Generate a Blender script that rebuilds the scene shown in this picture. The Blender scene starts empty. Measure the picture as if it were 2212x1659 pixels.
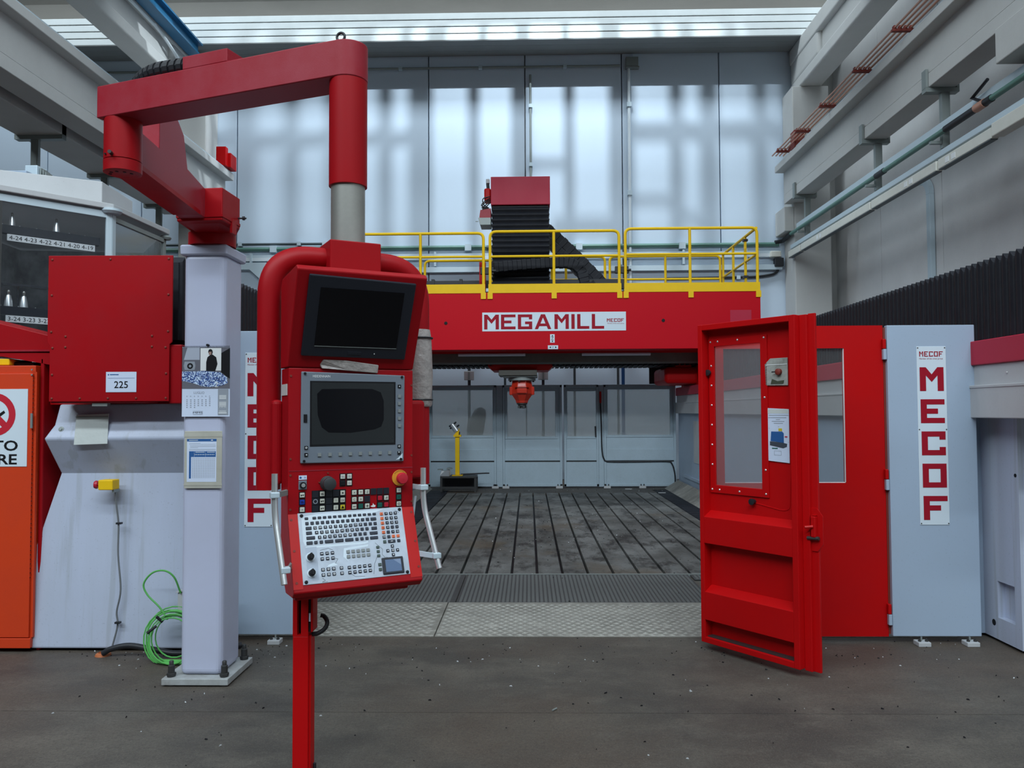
import bpy, bmesh, math, random
from mathutils import Vector, Matrix
random.seed(7)
SC = bpy.context.scene
COL = SC.collection

# ------------------------------------------------------------------ camera
cam_d = bpy.data.cameras.new('camera'); cam = bpy.data.objects.new('camera', cam_d); COL.objects.link(cam)
cam_d.sensor_fit = 'HORIZONTAL'; cam_d.sensor_width = 36.0; cam_d.lens = 36.0 * 1680.0 / 2212.0
cam_d.clip_start = 0.05; cam_d.clip_end = 200
_R = Vector((0.99976065, 0.02141068, -0.00449724)); _U = Vector((0.00524064, -0.03479236, 0.99938082)); _F = Vector((-0.02124096, 0.99916519, 0.03489624))
M = Matrix.Identity(4)
for i in range(3):
    M[i][0] = _R[i]; M[i][1] = _U[i]; M[i][2] = -_F[i]
M[0][3], M[1][3], M[2][3] = 0, 0, 1.6
cam.matrix_world = M
SC.camera = cam

# ------------------------------------------------------------------ light and exposure
SC.view_settings.view_transform = 'Standard'; SC.view_settings.look = 'None'
SC.view_settings.gamma = 1.0; SC.view_settings.use_curve_mapping = False
SC.view_settings.exposure = 0.0
W = bpy.data.worlds.new('hall_air'); SC.world = W; W.use_nodes = True
W.node_tree.nodes['Background'].inputs[0].default_value = (0.80, 0.90, 1.0, 1)
W.node_tree.nodes['Background'].inputs[1].default_value = 0.02
def skylight(y, power, sx=26.0, sy=1.0, z=13.7, tilt=0.0, x=-3.0):
    d = bpy.data.lights.new('roof_skylight', 'AREA'); d.shape = 'RECTANGLE'; d.size = sx; d.size_y = sy
    d.energy = power; d.color = (0.80, 0.92, 1.0)
    o = bpy.data.objects.new('roof_skylight', d); COL.objects.link(o); o.location = (x, y, z); o.rotation_euler = (tilt, 0, 0)
for sy_, p_, tl_ in ((14.75, 1350, 10), (7.6, 800, 40), (1.6, 450, 45), (-4.4, 2300, 60), (-10.4, 2300, 65)):
    skylight(sy_, p_, tilt=math.radians(tl_))
d_ = bpy.data.lights.new('shadow_lamp', 'POINT'); d_.energy = 2600; d_.color = (0.80, 0.92, 1.0); d_.shadow_soft_size = 0.035  # added point lamp, throws the bar shadows onto the back wall
o_ = bpy.data.objects.new('shadow_lamp', d_); COL.objects.link(o_); o_.location = (0.3, 13.2, 13.6)

# ------------------------------------------------------------------ materials
def srgb(r, g, b):
    f = lambda c: (c / 255 / 12.92) if c <= 10 else ((c / 255 + 0.055) / 1.055) ** 2.4
    return (f(r), f(g), f(b), 1)
def mat(name, col, rough=0.5, metal=0.0, dirt=0.0, dirt_col=None, scale=3.0, bump=0.0, bscale=60.0, speck=0.0, spec=0.5, stretch=None, coat=0.0):
    m = bpy.data.materials.new(name); m.use_nodes = True
    nt = m.node_tree; N = nt.nodes; L = nt.links; b = N['Principled BSDF']
    if len(col) == 3: col = (*col, 1)
    b.inputs['Base Color'].default_value = col; b.inputs['Roughness'].default_value = rough; b.inputs['Metallic'].default_value = metal
    b.inputs['Specular IOR Level'].default_value = spec
    if coat: b.inputs['Coat Weight'].default_value = coat
    tc = N.new('ShaderNodeNewGeometry'); src = tc.outputs['Position']
    if stretch:
        mp = N.new('ShaderNodeMapping'); mp.inputs['Scale'].default_value = stretch; L.new(src, mp.inputs[0]); src = mp.outputs[0]
    last = None
    if dirt > 0:
        n1 = N.new('ShaderNodeTexNoise'); n1.inputs['Scale'].default_value = scale; n1.inputs['Detail'].default_value = 6; n1.inputs['Roughness'].default_value = 0.65
        L.new(src, n1.inputs['Vector'])
        cr = N.new('ShaderNodeValToRGB'); cr.color_ramp.elements[0].position = 0.40; cr.color_ramp.elements[1].position = 0.72
        L.new(n1.outputs['Fac'], cr.inputs[0])
        mul = N.new('ShaderNodeMath'); mul.operation = 'MULTIPLY'; mul.inputs[1].default_value = dirt; L.new(cr.outputs[0], mul.inputs[0])
        mx = N.new('ShaderNodeMix'); mx.data_type = 'RGBA'; mx.inputs['A'].default_value = col
        dc = dirt_col or tuple(c * 0.5 for c in col[:3])
        mx.inputs['B'].default_value = (*dc[:3], 1); L.new(mul.outputs[0], mx.inputs['Factor']); last = mx.outputs['Result']
        ra = N.new('ShaderNodeMath'); ra.operation = 'MULTIPLY_ADD'; ra.inputs[1].default_value = 0.25; ra.inputs[2].default_value = max(0, rough - 0.1)
        L.new(n1.outputs['Fac'], ra.inputs[0]); L.new(ra.outputs[0], b.inputs['Roughness'])
    if speck > 0:
        v = N.new('ShaderNodeTexNoise'); v.inputs['Scale'].default_value = 90; v.inputs['Detail'].default_value = 2; L.new(tc.outputs['Position'], v.inputs['Vector'])
        c2 = N.new('ShaderNodeValToRGB'); c2.color_ramp.elements[0].position = 0.66; c2.color_ramp.elements[1].position = 0.72; L.new(v.outputs['Fac'], c2.inputs[0])
        m2 = N.new('ShaderNodeMath'); m2.operation = 'MULTIPLY'; m2.inputs[1].default_value = speck; L.new(c2.outputs[0], m2.inputs[0])
        mx2 = N.new('ShaderNodeMix'); mx2.data_type = 'RGBA'; mx2.inputs['B'].default_value = (0.02, 0.02, 0.02, 1)
        if last: L.new(last, mx2.inputs['A'])
        else: mx2.inputs['A'].default_value = col
        L.new(m2.outputs[0], mx2.inputs['Factor']); last = mx2.outputs['Result']
    if last: L.new(last, b.inputs['Base Color'])
    if bump > 0:
        n3 = N.new('ShaderNodeTexNoise'); n3.inputs['Scale'].default_value = bscale; n3.inputs['Detail'].default_value = 4; L.new(tc.outputs['Position'], n3.inputs['Vector'])
        bp = N.new('ShaderNodeBump'); bp.inputs['Strength'].default_value = bump; bp.inputs['Distance'].default_value = 0.01
        L.new(n3.outputs['Fac'], bp.inputs['Height']); L.new(bp.outputs[0], b.inputs['Normal'])
    return m
def pane_mat(name, tint, clear, body, gloss=0.1):
    m = bpy.data.materials.new(name); m.use_nodes = True
    nt = m.node_tree; N = nt.nodes; L = nt.links; N.remove(N['Principled BSDF'])
    out = N['Material Output']
    tr = N.new('ShaderNodeBsdfTransparent'); tr.inputs[0].default_value = (*tint, 1)
    df = N.new('ShaderNodeBsdfDiffuse'); df.inputs[0].default_value = (*body, 1)
    tl = N.new('ShaderNodeBsdfTranslucent'); tl.inputs[0].default_value = (*body, 1)
    gl = N.new('ShaderNodeBsdfGlossy'); gl.inputs['Roughness'].default_value = 0.12; gl.inputs[0].default_value = (1, 1, 1, 1)
    a = N.new('ShaderNodeMixShader'); a.inputs[0].default_value = 0.5; L.new(df.outputs[0], a.inputs[1]); L.new(tl.outputs[0], a.inputs[2])
    b = N.new('ShaderNodeMixShader'); b.inputs[0].default_value = clear; L.new(a.outputs[0], b.inputs[1]); L.new(tr.outputs[0], b.inputs[2])
    fr = N.new('ShaderNodeFresnel'); fr.inputs[0].default_value = 1.45
    mu = N.new('ShaderNodeMath'); mu.operation = 'MULTIPLY'; mu.inputs[1].default_value = gloss * 8; mu.use_clamp = True; L.new(fr.outputs[0], mu.inputs[0])
    c = N.new('ShaderNodeMixShader'); L.new(mu.outputs[0], c.inputs[0]); L.new(b.outputs[0], c.inputs[1]); L.new(gl.outputs[0], c.inputs[2])
    L.new(c.outputs[0], out.inputs[0]); return m

RED = mat('red_paint', (0.48, 0.003, 0.004), 0.42, dirt=0.3, dirt_col=(0.40, 0.003, 0.006), scale=4, bump=0.03, bscale=250, spec=0.16)
RED_MACH = mat('crimson_machine_paint', (0.34, 0.003, 0.007), 0.42, dirt=0.35, dirt_col=(0.27, 0.003, 0.008), scale=4, bump=0.03, bscale=250, spec=0.2)
RED_CAP = mat('faded_crimson_paint', (0.46, 0.020, 0.050), 0.45, dirt=0.4, dirt_col=(0.44, 0.035, 0.065), scale=3, spec=0.25)
RED_DUSTY = mat('dusty_red_paint', (0.30, 0.009, 0.020), 0.40, dirt=0.7, dirt_col=(0.34, 0.045, 0.065), scale=4, spec=0.3, bump=0.03, bscale=200)
RED_BRIGHT = mat('bright_red_paint', (0.50, 0.007, 0.006), 0.42, dirt=0.15, scale=6, spec=0.3)
RED_BEAM = mat('gantry_red_paint', (0.52, 0.003, 0.012), 0.45, dirt=0.3, dirt_col=(0.50, 0.008, 0.010), scale=1.5, bump=0.02, bscale=100, spec=0.12)
ORANGE = mat('orange_paint', (0.62, 0.045, 0.006), 0.45, dirt=0.3, dirt_col=(0.5, 0.03, 0.005), scale=3, speck=0.15)
PANEL = mat('grey_blue_panel_paint', (0.36, 0.45, 0.57), 0.42, dirt=0.18, dirt_col=(0.33, 0.39, 0.45), scale=2.0, bump=0.02, bscale=200, speck=0.12)
CASTP = mat('grey_casting_paint', (0.48, 0.53, 0.66), 0.45, dirt=0.25, dirt_col=(0.36, 0.39, 0.42), scale=2.0, speck=0.18, bump=0.02, bscale=150, stretch=(3, 3, .35))
COLP = mat('lilac_grey_column_paint', (0.50, 0.53, 0.68), 0.38, dirt=0.18, dirt_col=(0.38, 0.38, 0.42), scale=3)
REARP = mat('rear_enclosure_paint', (0.40, 0.50, 0.57), 0.4, dirt=0.25, dirt_col=(0.27, 0.33, 0.36), scale=3, speck=0.5)
COVERG = mat('light_grey_cover_paint', (0.50, 0.51, 0.52), 0.4, dirt=0.2, scale=2, speck=0.1)
WALLP = mat('white_wall_panel', (0.58, 0.68, 0.79), 0.75, dirt=0.22, dirt_col=(0.50, 0.58, 0.66), scale=0.5, bump=0.05, bscale=40, speck=0.06)
CONC = mat('grey_concrete', (0.54, 0.54, 0.525), 0.8, dirt=0.35, dirt_col=(0.44, 0.44, 0.43), scale=1.5, bump=0.12, bscale=30, speck=0.10)
CONCW = mat('wall_concrete', (0.74, 0.74, 0.74), 0.8, dirt=0.45, dirt_col=(0.55, 0.55, 0.55), scale=0.6, bump=0.15, bscale=25, speck=0.25)
ROOFB = mat('lit_white_roof_board', (0.62, 0.66, 0.66), 0.6, dirt=0.25, scale=1.0)  # whitened so the front band reads as lit
ROOFD = mat('grey_roof_board', (0.24, 0.25, 0.25), 0.6, dirt=0.2, scale=1.0)
SHELL = mat('shaded_beige_concrete', (0.20, 0.19, 0.17), 0.8, dirt=0.5, dirt_col=(0.15, 0.142, 0.128), scale=0.9, stretch=(.5, 2, 2), bump=0.1)  # darkened so the roof face above the band reads as shaded
FLOOR = mat('shop_floor_concrete', (0.074, 0.064, 0.052), 0.62, dirt=0.75, dirt_col=(0.036, 0.034, 0.032), scale=0.9, bump=0.18, bscale=45, speck=0.35)
def layers(m, ls):
    nt = m.node_tree; N = nt.nodes; L = nt.links; b = N['Principled BSDF']; tc = [n for n in N if n.type == 'NEW_GEOMETRY'][0]
    src = b.inputs['Base Color'].links[0].from_socket
    for scale, lo, hi, amt, colr, stretch, rough in ls:
        mp = N.new('ShaderNodeMapping'); mp.inputs['Scale'].default_value = stretch; L.new(tc.outputs['Position'], mp.inputs[0])
        n = N.new('ShaderNodeTexNoise'); n.inputs['Scale'].default_value = scale; n.inputs['Detail'].default_value = 9; n.inputs['Roughness'].default_value = rough; L.new(mp.outputs[0], n.inputs['Vector'])
        cr = N.new('ShaderNodeValToRGB'); cr.color_ramp.elements[0].position = lo; cr.color_ramp.elements[1].position = hi; L.new(n.outputs['Fac'], cr.inputs[0])
        mu = N.new('ShaderNodeMath'); mu.operation = 'MULTIPLY'; mu.inputs[1].default_value = amt; L.new(cr.outputs[0], mu.inputs[0])
        mx = N.new('ShaderNodeMix'); mx.data_type = 'RGBA'; mx.inputs['B'].default_value = (*colr, 1); L.new(src, mx.inputs['A']); L.new(mu.outputs[0], mx.inputs['Factor']); src = mx.outputs['Result']
    L.new(src, b.inputs['Base Color'])
layers(CASTP, [(1.0, .58, .66, .30, (0.27, 0.29, 0.28), (14, 14, .35), .5)])
layers(FLOOR, [(0.8, .45, .63, .65, (0.135, 0.118, 0.095), (.9, 1.2, 1), .65), (3.5, .50, .68, .5, (0.150, 0.134, 0.110), (.9, 1.4, 1), .75),
               (1.1, .50, .64, .65, (0.034, 0.031, 0.028), (.8, 1.2, 1), .7), (0.45, .46, .60, .55, (0.100, 0.066, 0.044), (1, 1, 1), .6),
               (55, .46, .66, .75, (0.026, 0.023, 0.020), (1, 1, 1), .85), (130, .54, .64, .65, (0.22, 0.20, 0.175), (1, 1, 1), .8)])
TABLE = mat('machined_table_steel', (0.17, 0.172, 0.165), 0.62, 0.1, dirt=0.85, dirt_col=(0.03, 0.029, 0.026), scale=1.6, bump=0.05, bscale=40, stretch=(1.2, .9, 1))
layers(TABLE, [(0.55, .46, .60, .75, (0.055, 0.052, 0.046), (1.1, .7, 1), .65), (2.2, .50, .60, .85, (0.016, 0.015, 0.014), (1.3, .6, 1), .75), (7, .55, .66, .7, (0.012, 0.012, 0.011), (1.2, .5, 1), .8), (0.9, .55, .66, .5, (0.14, 0.105, 0.07), (1, .8, 1), .6), (40, .5, .75, .4, (0.05, 0.05, 0.048), (1, .5, 1), .8)])
PLATE_L = mat('worn_diamond_plate', (0.26, 0.25, 0.22), 0.6, 0.1, dirt=0.5, dirt_col=(0.22, 0.21, 0.19), scale=4, speck=0.2)
layers(PLATE_L, [(1.5, .48, .62, .55, (0.12, 0.115, 0.10), (1, 1.3, 1), .7), (6, .52, .66, .6, (0.50, 0.48, 0.43), (.8, 1.5, 1), .75), (60, .5, .7, .5, (0.09, 0.085, 0.075), (1, 1, 1), .8)])
PLATE_T = mat('polished_plate_ridge', (0.37, 0.36, 0.325), 0.5, 0.1, dirt=0.7, dirt_col=(0.22, 0.21, 0.19), scale=3)
PLATE_D = mat('dark_tread_plate', (0.05, 0.051, 0.052), 0.6, 0.1, dirt=0.4, dirt_col=(0.05, 0.05, 0.05), scale=3)
PLATE_R = mat('dark_tread_ribs', (0.085, 0.085, 0.083), 0.55, 0.1)
YEL = mat('yellow_paint', (0.85, 0.53, 0.012), 0.45, dirt=0.2, dirt_col=(0.65, 0.38, 0.012), scale=6, spec=0.2)
BLK = mat('black_rubber', (0.012, 0.013, 0.017), 0.5)
BEL = mat('black_bellows_cloth', (0.011, 0.012, 0.017), 0.55, spec=0.25, dirt=0.3, dirt_col=(0.03, 0.032, 0.04), scale=8, bump=0.1, bscale=30)
BEZ = mat('dark_bezel_plastic', (0.010, 0.013, 0.022), 0.45)
SCRB = mat('black_screen_glass', (0.002, 0.002, 0.004), 0.12, spec=0.3)
SCRG = mat('grey_screen_glass', (0.016, 0.019, 0.021), 0.22, dirt=0.25, dirt_col=(0.03, 0.035, 0.036), scale=4)
BEZG = mat('grey_bezel_paint', (0.16, 0.19, 0.23), 0.45)
KBP = mat('silver_keyboard_membrane', (0.42, 0.47, 0.54), 0.32, 0.1, dirt=0.7, dirt_col=(0.62, 0.70, 0.80), scale=9)
KEY = mat('navy_key', (0.012, 0.018, 0.035), 0.4)
KEYG = mat('grey_key', (0.22, 0.24, 0.24), 0.5)
KEYO = mat('orange_key', (0.75, 0.15, 0.05), 0.45)
KEYGR = mat('green_grey_key', (0.05, 0.08, 0.07), 0.45)
BTNW = mat('white_button', (0.62, 0.62, 0.54), 0.45)
BTNB = mat('blue_button', (0.01, 0.04, 0.35), 0.4)
BTNG = mat('green_button', (0.004, 0.10, 0.075), 0.4)
BTNY = mat('yellow_button', (0.60, 0.48, 0.03), 0.4)
BTNR = mat('red_button', (0.45, 0.01, 0.03), 0.4)
PRINT_R = mat('dark_red_print', (0.33, 0.008, 0.022), 0.55, spec=0.15)
PRINT_K = mat('black_print', (0.010, 0.010, 0.012), 0.55, spec=0.2)
PRINT_W = mat('white_print', (0.80, 0.82, 0.82), 0.5)
PRINT_BL = mat('blue_print', (0.02, 0.10, 0.30), 0.5)
PRINT_GY = mat('grey_print', (0.30, 0.33, 0.38), 0.5)
PRINT_RD = mat('red_sign_print', (0.52, 0.012, 0.03), 0.5)
SIGN = mat('white_sign_plate', (0.64, 0.73, 0.80), 0.4)
PAPER = mat('white_paper', (0.62, 0.70, 0.86), 0.6, dirt=0.1, scale=8)
TAPE = mat('yellowed_clear_pocket', (0.47, 0.46, 0.40), 0.35, dirt=0.3, scale=10)
STEEL = mat('brushed_steel_tube', (0.40, 0.40, 0.37), 0.38, 0.6, dirt=0.5, dirt_col=(0.26, 0.26, 0.23), scale=7)
CHROME = mat('stainless_handle', (0.72, 0.74, 0.75), 0.28, 0.75)
GALV = mat('galvanised_steel', (0.52, 0.62, 0.68), 0.42, 0.1)
GALVD = mat('weathered_galvanised_steel', (0.26, 0.29, 0.28), 0.5, 0.3)
WHT = mat('cream_white_trunking', (0.70, 0.69, 0.62), 0.4, dirt=0.15, scale=5)
WCON = mat('white_conduit', (0.66, 0.72, 0.76), 0.4)
DCON = mat('dark_conduit', (0.06, 0.08, 0.09), 0.5)
GRN = mat('green_pipe_paint', (0.10, 0.22, 0.18), 0.45)
BLUE = mat('blue_girder_paint', (0.015, 0.13, 0.26), 0.4)
COPPER = mat('copper_bar', (0.52, 0.27, 0.19), 0.45, 0.2)
RUST = mat('rust_red_bracket', (0.20, 0.025, 0.015), 0.6)
DARKST = mat('dark_oily_steel', (0.05, 0.05, 0.05), 0.5, 0.4)
BEIGE = mat('oily_beige_underside', (0.16, 0.155, 0.135), 0.45, 0.2, dirt=0.4, scale=3)
GREENC = mat('green_cable', (0.10, 0.42, 0.09), 0.45)
GREYC = mat('grey_cable', (0.16, 0.17, 0.18), 0.5)
RAG = mat('dirty_wrapping_foil', (0.42, 0.38, 0.36), 0.35, dirt=0.6, dirt_col=(0.20, 0.19, 0.18), scale=20, bump=0.5, bscale=50)
POUCH = mat('cloudy_plastic_pouch', (0.58, 0.62, 0.60), 0.3, dirt=0.4, dirt_col=(0.60, 0.64, 0.62), scale=8, bump=0.3, bscale=15)
POUCHD = mat('grimy_plastic_pouch', (0.40, 0.41, 0.38), 0.3, dirt=0.7, dirt_col=(0.14, 0.14, 0.12), scale=14, bump=0.4, bscale=25)
SPIN = mat('spindle_orange_red', (0.55, 0.030, 0.012), 0.3, coat=0.3)
SWARF = mat('bright_metal_chip', (0.75, 0.78, 0.80), 0.35, 0.3)
BASEW = mat('scuffed_base_plate', (0.42, 0.44, 0.44), 0.5, 0.1, dirt=0.5, dirt_col=(0.2, 0.18, 0.16), scale=12)
WOODY = mat('orange_conduit_cap', (0.45, 0.13, 0.04), 0.6)
FROST = pane_mat('frosted_pane', (0.98, 0.99, 0.98), 0.72, (0.86, 0.88, 0.86), 0.03)
HAZE = pane_mat('hazy_pane', (0.97, 0.97, 0.98), 0.85, (0.62, 0.62, 0.64), 0.04)
CLEARP = pane_mat('scratched_clear_pane', (0.97, 0.98, 0.98), 0.92, (0.50, 0.52, 0.52), 0.04)
SMOKE = pane_mat('smoky_glass', (0.97, 0.98, 0.99), 0.965, (0.2, 0.22, 0.24), 0.04)
TUBEL = mat('lamp_tube_white', (0.72, 0.80, 0.90), 0.35)

# ------------------------------------------------------------------ mesh builder
_tc = {}
def text_geo(s, bold=0.0):
    if (s, bold) in _tc: return _tc[(s, bold)]
    cu = bpy.data.curves.new('t', 'FONT'); cu.body = s; cu.size = 1.0; cu.resolution_u = 3; cu.offset = bold
    ob = bpy.data.objects.new('t', cu); COL.objects.link(ob)
    dg = bpy.context.evaluated_depsgraph_get(); me = ob.evaluated_get(dg).to_mesh()
    vs = [tuple(v.co[:2]) for v in me.vertices]; fs = [tuple(p.vertices) for p in me.polygons]
    ob.evaluated_get(dg).to_mesh_clear(); bpy.data.objects.remove(ob); bpy.data.curves.remove(cu)
    _tc[(s, bold)] = (vs, fs); return _tc[(s, bold)]
class MB:
    def __init__(s, frame=None): s.V = []; s.F = []; s.M = frame
    def pt(s, p):
        p = Vector(p); p = s.M @ p if s.M else p
        s.V.append(p); return len(s.V) - 1
    def face(s, pts): s.F.append([s.pt(p) for p in pts]); return s
    def box(s, x0, x1, y0, y1, z0, z1):
        i = [s.pt((x, y, z)) for x in (x0, x1) for y in (y0, y1) for z in (z0, z1)]
        for f in ((0, 1, 3, 2), (4, 6, 7, 5), (0, 4, 5, 1), (2, 3, 7, 6), (0, 2, 6, 4), (1, 5, 7, 3)): s.F.append([i[k] for k in f])
        return s
    def ext(s, poly, vec):
        v = Vector(vec); a = [s.pt(p) for p in poly]; b = [s.pt(Vector(p) + v) for p in poly]; n = len(a)
        s.F.append(a[::-1]); s.F.append(b)
        for k in range(n): s.F.append([a[k], a[(k + 1) % n], b[(k + 1) % n], b[k]])
        return s
    def loft(s, rings, caps=True, closed=True):
        R = [[s.pt(p) for p in r] for r in rings]; n = len(R[0])
        for a, b in zip(R, R[1:]):
            for k in range(n if closed else n - 1): s.F.append([a[k], a[(k + 1) % n], b[(k + 1) % n], b[k]])
        if caps: s.F.append(R[0][::-1]); s.F.append(R[-1])
        return s
    def ring(s, c, ax, r, n=16):
        ax = Vector(ax).normalized(); t = Vector((0, 0, 1)) if abs(ax.z) < .9 else Vector((1, 0, 0))
        e1 = ax.cross(t).normalized(); e2 = ax.cross(e1)
        return [Vector(c) + r * (math.cos(2 * math.pi * k / n) * e1 + math.sin(2 * math.pi * k / n) * e2) for k in range(n)]
    def cyl(s, p0, p1, r, r1=None, n=16):
        ax = Vector(p1) - Vector(p0); return s.loft([s.ring(p0, ax, r, n), s.ring(p1, ax, r if r1 is None else r1, n)])
    def lathe(s, c, ax, prof, n=20):
        ax = Vector(ax).normalized(); return s.loft([s.ring(Vector(c) + ax * h, ax, max(r, 1e-4), n) for r, h in prof])
    def tube(s, pts, r, n=10, closed=False):
        P = [Vector(p) for p in pts]; rings = []; m = len(P)
        d0 = ((P[1] - P[0])).normalized(); t = Vector((0, 0, 1)) if abs(d0.z) < .9 else Vector((1, 0, 0))
        e1 = d0.cross(t).normalized()
        for i, p in enumerate(P):
            d = ((P[min(i + 1, m - 1)] - P[i]).normalized() + (P[i] - P[max(i - 1, 0)]).normalized())
            d = d.normalized() if d.length > 1e-6 else d0
            e1 = (e1 - d * e1.dot(d)).normalized(); e2 = d.cross(e1)
            k0 = 1.0
            if 0 < i < m - 1:
                c = (P[i + 1] - P[i]).normalized().dot((P[i] - P[i - 1]).normalized()); k0 = 1 / max(.5, math.sqrt((1 + c) / 2))
            rings.append([p + r * k0 ** .5 * (math.cos(2 * math.pi * k / n) * e1 + math.sin(2 * math.pi * k / n) * e2) for k in range(n)])
        return s.loft(rings)
    def torus(s, c, ax, R, r, n=24, m=10):
        base = s.ring(c, ax, R, n); ax = Vector(ax).normalized(); c = Vector(c)
        idx = []
        for p in base:
            o = (p - c).normalized(); idx.append([s.pt(p + r * (math.cos(2 * math.pi * k / m) * o + math.sin(2 * math.pi * k / m) * ax)) for k in range(m)])
        for a in range(n):
            A, B = idx[a], idx[(a + 1) % n]
            for k in range(m): s.F.append([A[k], A[(k + 1) % m], B[(k + 1) % m], B[k]])
        return s
    def disc(s, c, ax, r, n=20): s.face(s.ring(c, ax, r, n)); return s
    def annulus(s, c, ax, r0, r1, n=32):
        a = s.ring(c, ax, r0, n); b = s.ring(c, ax, r1, n)
        for k in range(n): s.face([a[k], a[(k + 1) % n], b[(k + 1) % n], b[k]])
        return s
    def text(s, t, o, r, u, size, align='L', width=None, rot=0.0, bold=0.0):
        vs, fs = text_geo(t, bold); o = Vector(o); r = Vector(r); u = Vector(u)
        xs = [v[0] for v in vs] or [0, 1]; x0, x1 = min(xs), max(xs); ks = size / 0.69; kx = ks
        if width: kx = width / max(1e-6, x1 - x0)
        dx = {'L': -x0, 'C': -(x0 + x1) / 2, 'R': -x1}[align]
        ca, sa = math.cos(rot), math.sin(rot); base = len(s.V)
        for v in vs:
            a, b = (v[0] + dx) * kx, v[1] * ks; s.pt(o + r * (a * ca - b * sa) + u * (a * sa + b * ca))
        for f in fs: s.F.append([base + k for k in f])
        return s
    def letter(s, ch, o, r, u, w, h, t):
        o = Vector(o); r = Vector(r); u = Vector(u); nn = r.cross(u)
        def q(*p): s.face([o + r * a + u * b for a, b in p])
        def rc(x0, x1, y0, y1): q((x0, y0), (x1, y0), (x1, y1), (x0, y1))
        if ch == 'M':
            rc(0, t, 0, h); rc(w - t, w, 0, h); m = w / 2; d = h * .62; e = t * 1.0
            q((t, h), (t, h - e * 1.35), (m, h - d), (m, h - d + e * 1.25)); q((w - t, h), (m, h - d + e * 1.25), (m, h - d), (w - t, h - e * 1.35))
        elif ch == 'E': rc(0, t, 0, h); rc(t, w, 0, t * .85); rc(t, w, h - t * .85, h); rc(t, w * .72, h / 2 - t * .42, h / 2 + t * .42)
        elif ch == 'F': rc(0, t, 0, h); rc(t, w, h - t * .85, h); rc(t, w * .72, h * .5 - t * .42, h * .5 + t * .42)
        elif ch == 'C': rc(0, t, .0, h); rc(t, w, 0, t * .85); rc(t, w, h - t * .85, h); rc(w - t, w, t * .85, t * 1.35); rc(w - t, w, h - t * 1.35, h - t * .85)
        elif ch == 'O': rc(0, t, 0, h); rc(w - t, w, 0, h); rc(t, w - t, 0, t * .85); rc(t, w - t, h - t * .85, h)
        elif ch == 'G': rc(0, t, 0, h); rc(t, w, 0, t * .85); rc(t, w, h - t * .85, h); rc(w - t, w, t * .85, h * .52); rc(w * .5, w - t, h * .52 - t * .8, h * .52); rc(w - t, w, h - t * 1.5, h - t * .85)
        elif ch == 'A':
            m = w / 2; k = t * .62; q((0, 0), (t, 0), (m, h * .78), (m, h), (m - k, h)); q((w, 0), (m + k, h), (m, h), (m, h * .78), (w - t, 0)); o += nn * .001; rc(w * .22, w * .78, h * .2, h * .2 + t * .8)
        elif ch == 'I': rc(0, t, 0, h)
        elif ch == 'L': rc(0, t, 0, h); rc(t, w, 0, t * .85)
        return s
    def build(s, name, m, parent=None, bevel=0, smooth=False, kind=None, label=None, segs=2):
        ctr = Vector((0, 0, 0))
        if s.V:
            lo = Vector([min(v[i] for v in s.V) for i in range(3)]); hi = Vector([max(v[i] for v in s.V) for i in range(3)]); ctr = (lo + hi) / 2
        me = bpy.data.meshes.new(name); me.from_pydata([tuple(v - ctr) for v in s.V], [], s.F)
        bm = bmesh.new(); bm.from_mesh(me); bmesh.ops.recalc_face_normals(bm, faces=bm.faces); bm.to_mesh(me); bm.free()
        me.materials.append(m)
        if smooth:
            for p in me.polygons: p.use_smooth = True
            me.set_sharp_from_angle(angle=math.radians(38)) if hasattr(me, 'set_sharp_from_angle') else None
        o = bpy.data.objects.new(name, me); COL.objects.link(o)
        put(o, ctr, parent)
        if bevel:
            b = o.modifiers.new('b', 'BEVEL'); b.width = bevel; b.segments = segs; b.limit_method = 'ANGLE'; b.angle_limit = math.radians(40)
        if kind: o['kind'] = kind
        if label: o['label'] = label
        return o
    def flat(s, *a, **k):     # open decal: keep the given winding (no need to recalculate)
        return s.build(*a, **k)
_wl = {}
def put(o, world, parent=None):
    world = Vector(world)
    if parent is not None:
        o.parent = parent; o.location = world - _wl[parent.name]
    else: o.location = world
    _wl[o.name] = world
def rep(o, world, parent=None, mat_=None):
    c = o.copy(); COL.objects.link(c); put(c, world, parent if parent is not None else o.parent)
    return c
def where(o): return _wl[o.name].copy()
def tag(o, label, cat, group=None, kind=None):
    o['label'] = label; o['category'] = cat
    if group: o['group'] = group
    if kind: o['kind'] = kind
    return o
def thing(name, label, cat, loc, group=None):
    o = bpy.data.objects.new(name, None); o.empty_display_size = 0.1; COL.objects.link(o); put(o, loc); return tag(o, label, cat, group)
def structure(o): o['kind'] = 'structure'; return o
def frame(o, x, y, z=None):
    x = Vector(x).normalized(); y = Vector(y).normalized(); z = Vector(z).normalized() if z else x.cross(y); m = Matrix.Identity(4)
    for i in range(3): m[i][0] = x[i]; m[i][1] = y[i]; m[i][2] = z[i]; m[i][3] = o[i]
    return m
def fillet(pts, r, n=6):
    P = [Vector(p) for p in pts]; out = [P[0]]
    for i in range(1, len(P) - 1):
        a = (P[i - 1] - P[i]); b = (P[i + 1] - P[i]); rr = min(r, a.length * .49, b.length * .49)
        p0 = P[i] + a.normalized() * rr; p1 = P[i] + b.normalized() * rr
        for k in range(n + 1):
            t = k / n; out.append(p0 * (1 - t) ** 2 + P[i] * 2 * t * (1 - t) + p1 * t * t)
    out.append(P[-1]); return out
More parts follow.
